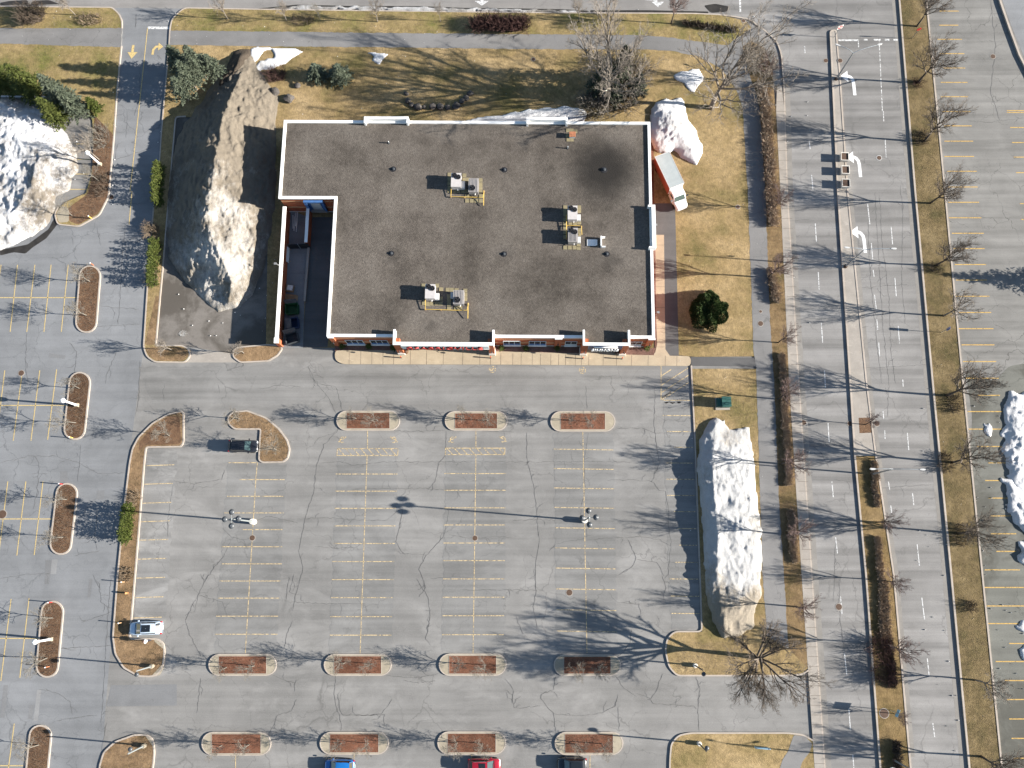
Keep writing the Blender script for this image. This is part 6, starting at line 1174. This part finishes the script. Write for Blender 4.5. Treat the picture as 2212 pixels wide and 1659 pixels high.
# ------------------------------------------------------------------ lamps
def globe(r): return [(r * math.sin(R(a)), -r * math.cos(R(a))) for a in (1, 20, 40, 60, 80, 90, 100, 120, 140, 160, 178)]
def four_lamp(px, py, label, rz):
    r = T('lamp_post', label, 'lamp post', G(px, py, 0), 0, 'tall four-globe lamp posts'); P('pedestal', MB().lathe([(.42, -.02), (.42, .95), (.38, 1.0)], 0, 0, 20), m_stone, r, smooth=False)
    P('pole', MB().lathe([(.15, 1.0), (.15, 1.05), (.12, 1.3), (.09, 9.3), (.05, 9.6)], 0, 0, 12), m_pole, r)
    P('hub', MB().lathe([(.12, 9.35), (.12, 9.55), (.02, 9.62)], 0, 0, 10), m_pole, r)
    for k in range(4):
        a = rz + k * math.pi / 2; d = Vector((math.cos(a), math.sin(a), 0)); b = MB().tube([(0, 0, 9.45), d * .45 + Vector((0, 0, 9.5)), d * .86 + Vector((0, 0, 9.42))], .035, 6); ar = P('arm', b, m_pole, r)
        P('globe', MB().lathe([(q * 1.0, z * .8 + 9.42) for q, z in globe(.4)], d.x * .92, d.y * .92, 20), m_lamp, r, smooth=True); P('finial', MB().lathe([(.05, 9.72), (.04, 9.78), (.01, 9.8)], d.x * .92, d.y * .92, 8), m_steel, ar)
four_lamp(548.7, 1127, 'tall four-globe lamp post on a white pedestal in the left half of the lot', R(3)); four_lamp(1262, 1124.5, 'tall four-globe lamp post on a white pedestal in the right half of the lot', R(3))
def one_lamp(px, py, hx, hy, mp, label, hz=5.0):
    b = G(px, py, .13); q = G(hx, hy, hz + .15); d = Vector((q.x - b.x, q.y - b.y, 0)); r = T('lamp_post', label, 'lamp post', b, 0, 'single-globe lamp posts')
    P('pedestal', MB().lathe([(.3, -.02), (.3, .55), (.26, .6)], 0, 0, 16), m_stone if mp is not m_pole else m_cap, r); P('pole', MB().lathe([(.11, .6), (.09, hz - .2), (.05, hz)], 0, 0, 10), mp, r)
    P('arm', MB().tube([(0, 0, hz - .15), d * .6 + Vector((0, 0, hz + .05)), d + Vector((0, 0, hz + .05))], .03, 5), mp, r); P('globe', MB().lathe([(a, z * .8 + hz + .05) for a, z in globe(.3)], d.x, d.y, 18), m_lamp, r, smooth=True)
one_lamp(329.5, 1439, 295.3, 1457, m_pole, 'single-globe lamp post on the grass island below the white car'); one_lamp(312.5, 1610.5, 281.5, 1618.5, m_pole, 'single-globe lamp post on the bottom left grass island')
one_lamp(1501, 1437, 1520, 1456, m_lamp, 'dark single-globe lamp post left of the large dark bare tree'); one_lamp(1509.7, 1605.5, 1527, 1616, m_lamp, 'dark single-globe lamp post on the bottom right lawn')
for px, py, l in ((167.5, 875.7, 'white globe lamp post on the second island of the left lot'), (111, 1380.5, 'white globe lamp post on the fourth island of the left lot'), (217, 356, 'white globe lamp post beside the left snow pile')):
    r = T('white_lamp_post', l, 'lamp post', G(px, py, .13), 0, 'white lamp posts of the left lot'); P('pedestal', MB().box(-.25, .25, -.25, .25, -.02, .5), m_cap, r); P('pole', MB().lathe([(.16, .5), (.13, 3.5), (.1, 3.75)], 0, 0, 14), m_polew, r); P('globe', MB().lathe([(a, z + 4.05) for a, z in globe(.36)], 0, 0, 20), m_white, r, smooth=True); P('finial', MB().lathe([(.1, 4.38), (.08, 4.5), (.02, 4.56)], 0, 0, 10), m_white, r)
def street_light(px, py, heads, hz, label):
    b = G(px, py, .15); r = T('street_light', label, 'street light', b, 0, 'double-arm street lights of the avenue'); P('base', MB().lathe([(.28, -.02), (.28, .25), (.16, .4)], 0, 0, 12), m_iron, r); P('pole', MB().lathe([(.13, .4), (.07, hz - .8), (.06, hz - .4)], 0, 0, 10), m_steel, r)
    for hx, hy in heads:
        q = G(hx, hy, hz + .15); d = Vector((q.x - b.x, q.y - b.y, 0)); P('arm', MB().tube([(0, 0, hz - .5), d * .25 + Vector((0, 0, hz - .12)), d * .6 + Vector((0, 0, hz + .03)), d + Vector((0, 0, hz))], .045, 6), m_steel, r)
        u = d.normalized(); v = Vector((-u.y, u.x, 0)); P('lamp_head', MB().loft([[d + u * a + v * w_ * c + Vector((0, 0, hz + z)) for c, z in ((-1, 0), (-.7, .1), (.7, .1), (1, 0), (.6, -.06), (-.6, -.06))] for a, w_ in ((-.1, .06), (.15, .14), (.5, .15), (.7, .06))]), m_lgrey, r)
street_light(1806, 171, ((1814, 99), (1896, 97)), 7.6, 'double-arm street light at the top of the paved median'); street_light(1826, 576, ((1834, 535), (1926, 537)), 7.6, 'double-arm street light in the middle of the paved median')
street_light(1884, 1024, ((1890, 1013), (1988, 1014)), 7.6, 'double-arm street light at the clipped hedge of the grass median'); street_light(1931, 1642, ((1935, 1662), (2030, 1666)), 7.6, 'street light in the median at the bottom edge of the picture')
# ------------------------------------------------------------------ signs
def sign(name, px, py, label, h, kind, face, wd, ht):
    r = T(name, label, 'sign', G(px, py, .15), face, None); P('post', MB().tube([(0, 0, -.1), (0, 0, h)], .045, 6), m_steel, r)
    if kind == 'noentry':
        pl = P('plate', MB().box(-wd / 2, wd / 2, -.07, -.05, h - ht, h), m_white, r); c = MB(); q = [(wd * .46 * math.cos(R(a)), -.072, h - ht / 2 + wd * .46 * math.sin(R(a))) for a in range(0, 360, 15)]; c.add(q, [tuple(range(24))]); P('disc', c, m_red, pl); P('bar', MB().box(-wd * .33, wd * .33, -.08, -.074, h - ht / 2 - .07, h - ht / 2 + .07), m_white, pl)
    elif kind == 'disc':
        c = MB(); q = [(wd / 2 * math.cos(R(22.5 + a)), wd / 2 * math.sin(R(22.5 + a))) for a in range(0, 360, 45)]; c.add([(x, -.07, h + z) for x, z in q] + [(x, -.05, h + z) for x, z in q], [tuple(range(8)), tuple(range(15, 7, -1))] + [(i, 8 + i, 8 + (i + 1) % 8, (i + 1) % 8) for i in range(8)]); P('plate', c, m_red, r)
    else: P('plate', MB().box(-wd / 2, wd / 2, -.07, -.04, h - ht, h), kind, r)
    return r
sign('no_entry_sign', 1802, 80, 'red no-entry disc on a square plate at the tip of the avenue median', 3.1, 'noentry', R(20), .9, .9); sign('red_sign', 1970, 83, 'small red sign on a post in the upper east verge', 2.5, 'disc', R(10), .75, .75)
sign('median_sign', 1923, 1534, 'sign plate coloured with reflected sky blue on a post in the lower grass median', 2.6, simple('sign_sky_reflection', (.2, .4, .52), .06), R(62), 1.0, .8); sign('stop_sign', 2033, 718, 'small blue and red sign on a post in the middle of the east verge', 2.6, simple('sign_blue', (.05, .1, .3), .1), R(80), .4, 1.0)  # median sign: sky reflection is put into the plate colour
r = T('low_sign', 'low light blue sign on two posts on the bottom right lawn', 'sign', G(1643, 1613, .13), R(-4)); P('panel', MB().box(-1.0, 1.0, -.06, .06, .5, 1.3), simple('sign_pale_blue', (.25, .4, .5), .06), r); P('post', MB().box(-.9, -.78, -.05, .05, -.05, 1.35), m_steel, r); P('post', MB().box(.78, .9, -.05, .05, -.05, 1.35), m_steel, r)
# bollards in front of the store
for i, (x, y, l) in enumerate(((867, 773, 'red-topped bollard left of the FABRICVILLE entrance'), (1060, 773.5, 'red-topped bollard right of the FABRICVILLE entrance'), (1259, 775, 'red-topped bollard left of the smaller store entrance'), (1343.4, 775.5, 'red-topped bollard right of the smaller store entrance'))):
    r = T('bollard', l, 'bollard', G(x, y, .15), 0, 'bollards on the front walk'); P('post', MB().lathe([(.08, -.02), (.08, .75)], 0, 0, 10), m_black, r); P('cap', MB().lathe([(.095, .6), (.1, .9), (.06, .95)], 0, 0, 10), simple('bollard_red', (.42, .09, .04), .1), r)
for x, y, m, l in ((878, 760.5, m_brm, 'round stone litter bin beside the FABRICVILLE entrance pillar'), (1332, 763, m_black, 'black litter bin inside the smaller store entrance')):
    r = T('litter_bin', l, 'bin', G(x, y, .15)); P('drum', MB().lathe([(.3, -.01), (.36, .3), (.36, .85), (.28, .95)], 0, 0, 16), m, r); P('lid', MB().lathe([(.3, .95), (.2, 1.05), (.08, 1.1)], 0, 0, 14), m_iron, r)
# utility box
r = T('utility_box', 'dark green utility box on a concrete pad on the front lawn', 'utility box', G(1561, 872, .13), R(1)); P('pad', MB().box(-1.1, 1.0, -.95, .85, -.05, .12), m_side, r); cb2 = P('cabinet', MB().box(-.35, .9, -.65, .75, .12, 1.35), m_green_box, r, bevel=.03); P('cabinet_lid', MB().box(-.4, .95, -.7, .8, 1.35, 1.42), m_green_box, r); P('low_cabinet', MB().box(-.95, -.352, -.6, .7, .12, .85), m_green_box, r); P('door_seam', MB().box(.26, .28, -.66, -.648, .2, 1.3), m_black, cb2)
# planters
for i, (x, y) in enumerate(((1821, 343), (1822.5, 371.5), (1823.5, 400))):
    r = T('planter', ('upper', 'middle', 'lower')[i] + ' one of the three square concrete planters on the paved median', 'planter', G(x, y, .15), R(-3), 'square planters on the median'); b = MB(); q = lambda k, z: [(-.62 * k, -.68 * k, z), (.62 * k, -.68 * k, z), (.62 * k, .68 * k, z), (-.62 * k, .68 * k, z)]
    b.loft([q(.86, 0), q(1, .85), q(.86, .85), q(.84, .7)]); P('tub', b, m_stone, r); P('soil', MB().prism([(-.53, -.58), (.53, -.58), (.53, .58), (-.53, .58)], .6, .74), m_iron, r)
# bench / fence by the left pile
r = T('guard_rail', 'pale timber guard rail behind the left snow pile', 'rail', (0, 0, 0)); a, b_ = G(-10, 207, .8), G(98, 209, .8); P('rail', MB().ribbon([a, b_], .18, .62, .8), m_polew, r)
for k in range(5): q = a.lerp(b_, k / 4); P('rail_post', MB().box(q.x - .07, q.x + .07, q.y - .07, q.y + .07, 0, .62), m_wood, r)
# manholes and small street ironwork
for x, y, rr, z, l in ((1230, 1280, .42, .012, 'round manhole cover in the right half of the parking lot'), (545, 1162, .38, .012, 'rusty drain below the left four-globe lamp'), (1026, 1162.5, .36, .012, 'rusty drain at the centre line of the parking lot'), (46, 806, .42, .012, 'rusty drain between the stalls of the second block of the left lot'), (241, 426, .34, .014, 'manhole cover at the kerb of the access drive'), (1812, 1311, .42, .016, 'round manhole cover in the lower southbound lanes of the avenue'), (1815, 131, .36, .2, 'left of two round covers beside the upper median'), (1784, 131, .34, .016, 'right round cover at the west foot of the upper median'), (1736, 913, .36, .016, 'rusty round cover at the avenue sidewalk edge'), (1836, 915, .36, .016, 'round cover at the west kerb of the median, level with the square pit'), (1894, 915, .38, .016, 'round cover at the east kerb of the median, level with the square pit'), (1643, 699, .38, .146, 'large rusty cover on the footpath near the round yew'), (1643, 673, .2, .146, 'small rusty cover on the footpath near the round yew'), (1594, 447, .3, .136, 'rusty cover in the lawn beside the box truck shadow'), (1152, 128, .28, .136, 'rusty red cover on the north lawn'), (1606, 45, .3, .14, 'rusty cover in the verge at the street corner'), (1910, 1541, .6, .15, 'round soil ring at the foot of the small median tree'), (2145, 122, .38, .012, 'dark drain in the upper east parking lot'), (5, 1111, .6, .012, 'rusty round drain at the left edge of the picture'), (1899, 341, .36, .016, 'pale round cover in the northbound lane beside the planters')):
    c = G(x, y, z); r = T('manhole_cover', l, 'manhole cover', c, 0, 'manhole covers and drains'); P('frame', MB().lathe([(rr + .08, -.01), (rr + .08, .012), (rr, .012)], 0, 0, 24), m_lgrey if 'pale' in l else m_side, r); P('cover', MB().lathe([(rr, -.01), (rr, .018), (rr * .9, .02)], 0, 0, 24), m_iron, r)
# hydrant and stakes in the long grass strip
r = T('fire_hydrant', 'small orange hydrant in the long grass strip above the white car', 'hydrant', G(275, 1281, .14)); P('barrel', MB().lathe([(.16, 0), (.13, .08), (.12, .5), (.17, .53), (.13, .65), (.04, .72)], 0, 0, 12), simple('hydrant_orange', (.42, .2, .08), .12), r); P('nozzle', MB().tube([(-.25, 0, .38), (.25, 0, .38)], .06, 8), m_rust, r)
for x, y, rz_, l, m in ((269, 1257, 0, 'tan stake leaning in the grass strip above the hydrant', m_wood), (263, 1345, 0, 'tan stake in the grass strip at the nose of the white car', m_wood), (198, 472, .5, 'yellow marker post at the end of the brown bed', m_pipe), (202, 573, .3, 'small pinkish marker on the kerb of the top left-lot island', m_rust), (157, 946, 0, 'yellow kerb marker at the foot of the second left-lot island', m_pipe), (106, 1440, .3, 'orange marker lying on the fourth left-lot island', m_rust), (135, 1046, .2, 'pink marker on the kerb of the third left-lot island', m_red), (112, 1301, .1, 'red and white marker at the top of the fourth left-lot island', m_red)):
    r = T('marker_post', l, 'marker', G(x, y, .14), rz_); P('stake', MB().box(-.06, .06, -.06, .06, -.05, 1.0), m, r); P('top', MB().box(-.07, .07, -.07, .07, 1.0, 1.08), m_polew, r)
# ------------------------------------------------------------------ person by the white car
def person(px, py, rz):
    r = T('person', 'person in a pale jacket and dark trousers walking along the kerb beside the white car', 'person', G(px, py, .15), rz)
    J = [(0, 0, .93), (0, 0, 1.12), (.02, 0, 1.34), (.03, 0, 1.46), (.05, 0, 1.56), (.06, 0, 1.66), (0, .1, .9), (.2, .11, .5), (.1, .11, .1), (.26, .11, .05), (0, -.1, .9), (-.06, -.1, .5), (-.32, -.1, .16), (-.22, -.1, .05),
         (.02, .2, 1.4), (-.1, .26, 1.12), (.06, .28, .9), (.02, -.2, 1.4), (.12, -.26, 1.13), (.32, -.24, .98), (.12, .28, .84), (.38, -.23, .95), (.07, 0, 1.76)]
    Ed = [(0, 1), (1, 2), (2, 3), (3, 4), (4, 5), (0, 6), (6, 7), (7, 8), (8, 9), (0, 10), (10, 11), (11, 12), (12, 13), (2, 14), (14, 15), (15, 16), (2, 17), (17, 18), (18, 19), (16, 20), (19, 21), (5, 22)]
    Ra = [.15, .145, .17, .08, .06, .095, .1, .075, .05, .045, .1, .075, .05, .045, .085, .06, .042, .085, .06, .042, .035, .035, .08]
    me = bpy.data.meshes.new('body'); me.from_pydata(J, Ed, []); o = bpy.data.objects.new('body', me); C.objects.link(o); o.parent = r
    sk_ = o.modifiers.new('skin', 'SKIN'); 
    for i, v in enumerate(me.skin_vertices[0].data if me.skin_vertices else []): v.radius = (Ra[i], Ra[i])
    if not me.skin_vertices:
        me.attributes.new('skin', 'FLOAT', 'POINT')
    sb = o.modifiers.new('sub', 'SUBSURF'); sb.levels = 1; sb.render_levels = 2
    t = NT('person_skin_and_clothes', .8, .2); sp = t.n('SeparateXYZ'); t.L(t.tc.outputs['Object'], sp.inputs[0])
    me.materials.append(t.out(t.ramp(t.mul(sp.outputs[2], .5), [(0, (.03, .025, .02)), (.06, (.02, .025, .045)), (.47, (.02, .025, .045)), (.475, (.62, .6, .57)), (.73, (.62, .6, .57)), (.74, (.42, .27, .2))])))
    hd = MB().lathe([(a * .125, z * .13 + 1.74) for a, z in ((.05, -.3), (.8, -.2), (.98, .2), (.85, .65), (.5, .92), (.05, 1.02))], .05, 0, 14); P('hair', hd, simple('hair_dark', (.045, .02, .018), .2), r, smooth=True)
    P('jacket', MB().loft([[Vector((x + hx * math.cos(R(a)), hy * math.sin(R(a)), z)) for a in range(0, 360, 30)] for x, hx, hy, z in ((0, .17, .22, .82), (0, .17, .2, 1.05), (.01, .16, .23, 1.3), (.02, .13, .22, 1.42), (.03, .08, .1, 1.5))]), simple('jacket_pale', (.65, .62, .6), .08), r, smooth=True)
    P('nose', MB().lathe([(.02, 1.66), (.022, 1.69), (.005, 1.72)], .155, 0, 6), simple('skin', (.42, .27, .2), .05), r)
    for s in (-1, 1): P('shoe', MB().box(-.05 if s > 0 else -.35, .35 if s > 0 else -.02, s * .1 - .055, s * .1 + .055, 0, .1), m_black, r, bevel=.03)
    return r
person(322, 1383.5, R(172))
bpy.context.view_layer.update()
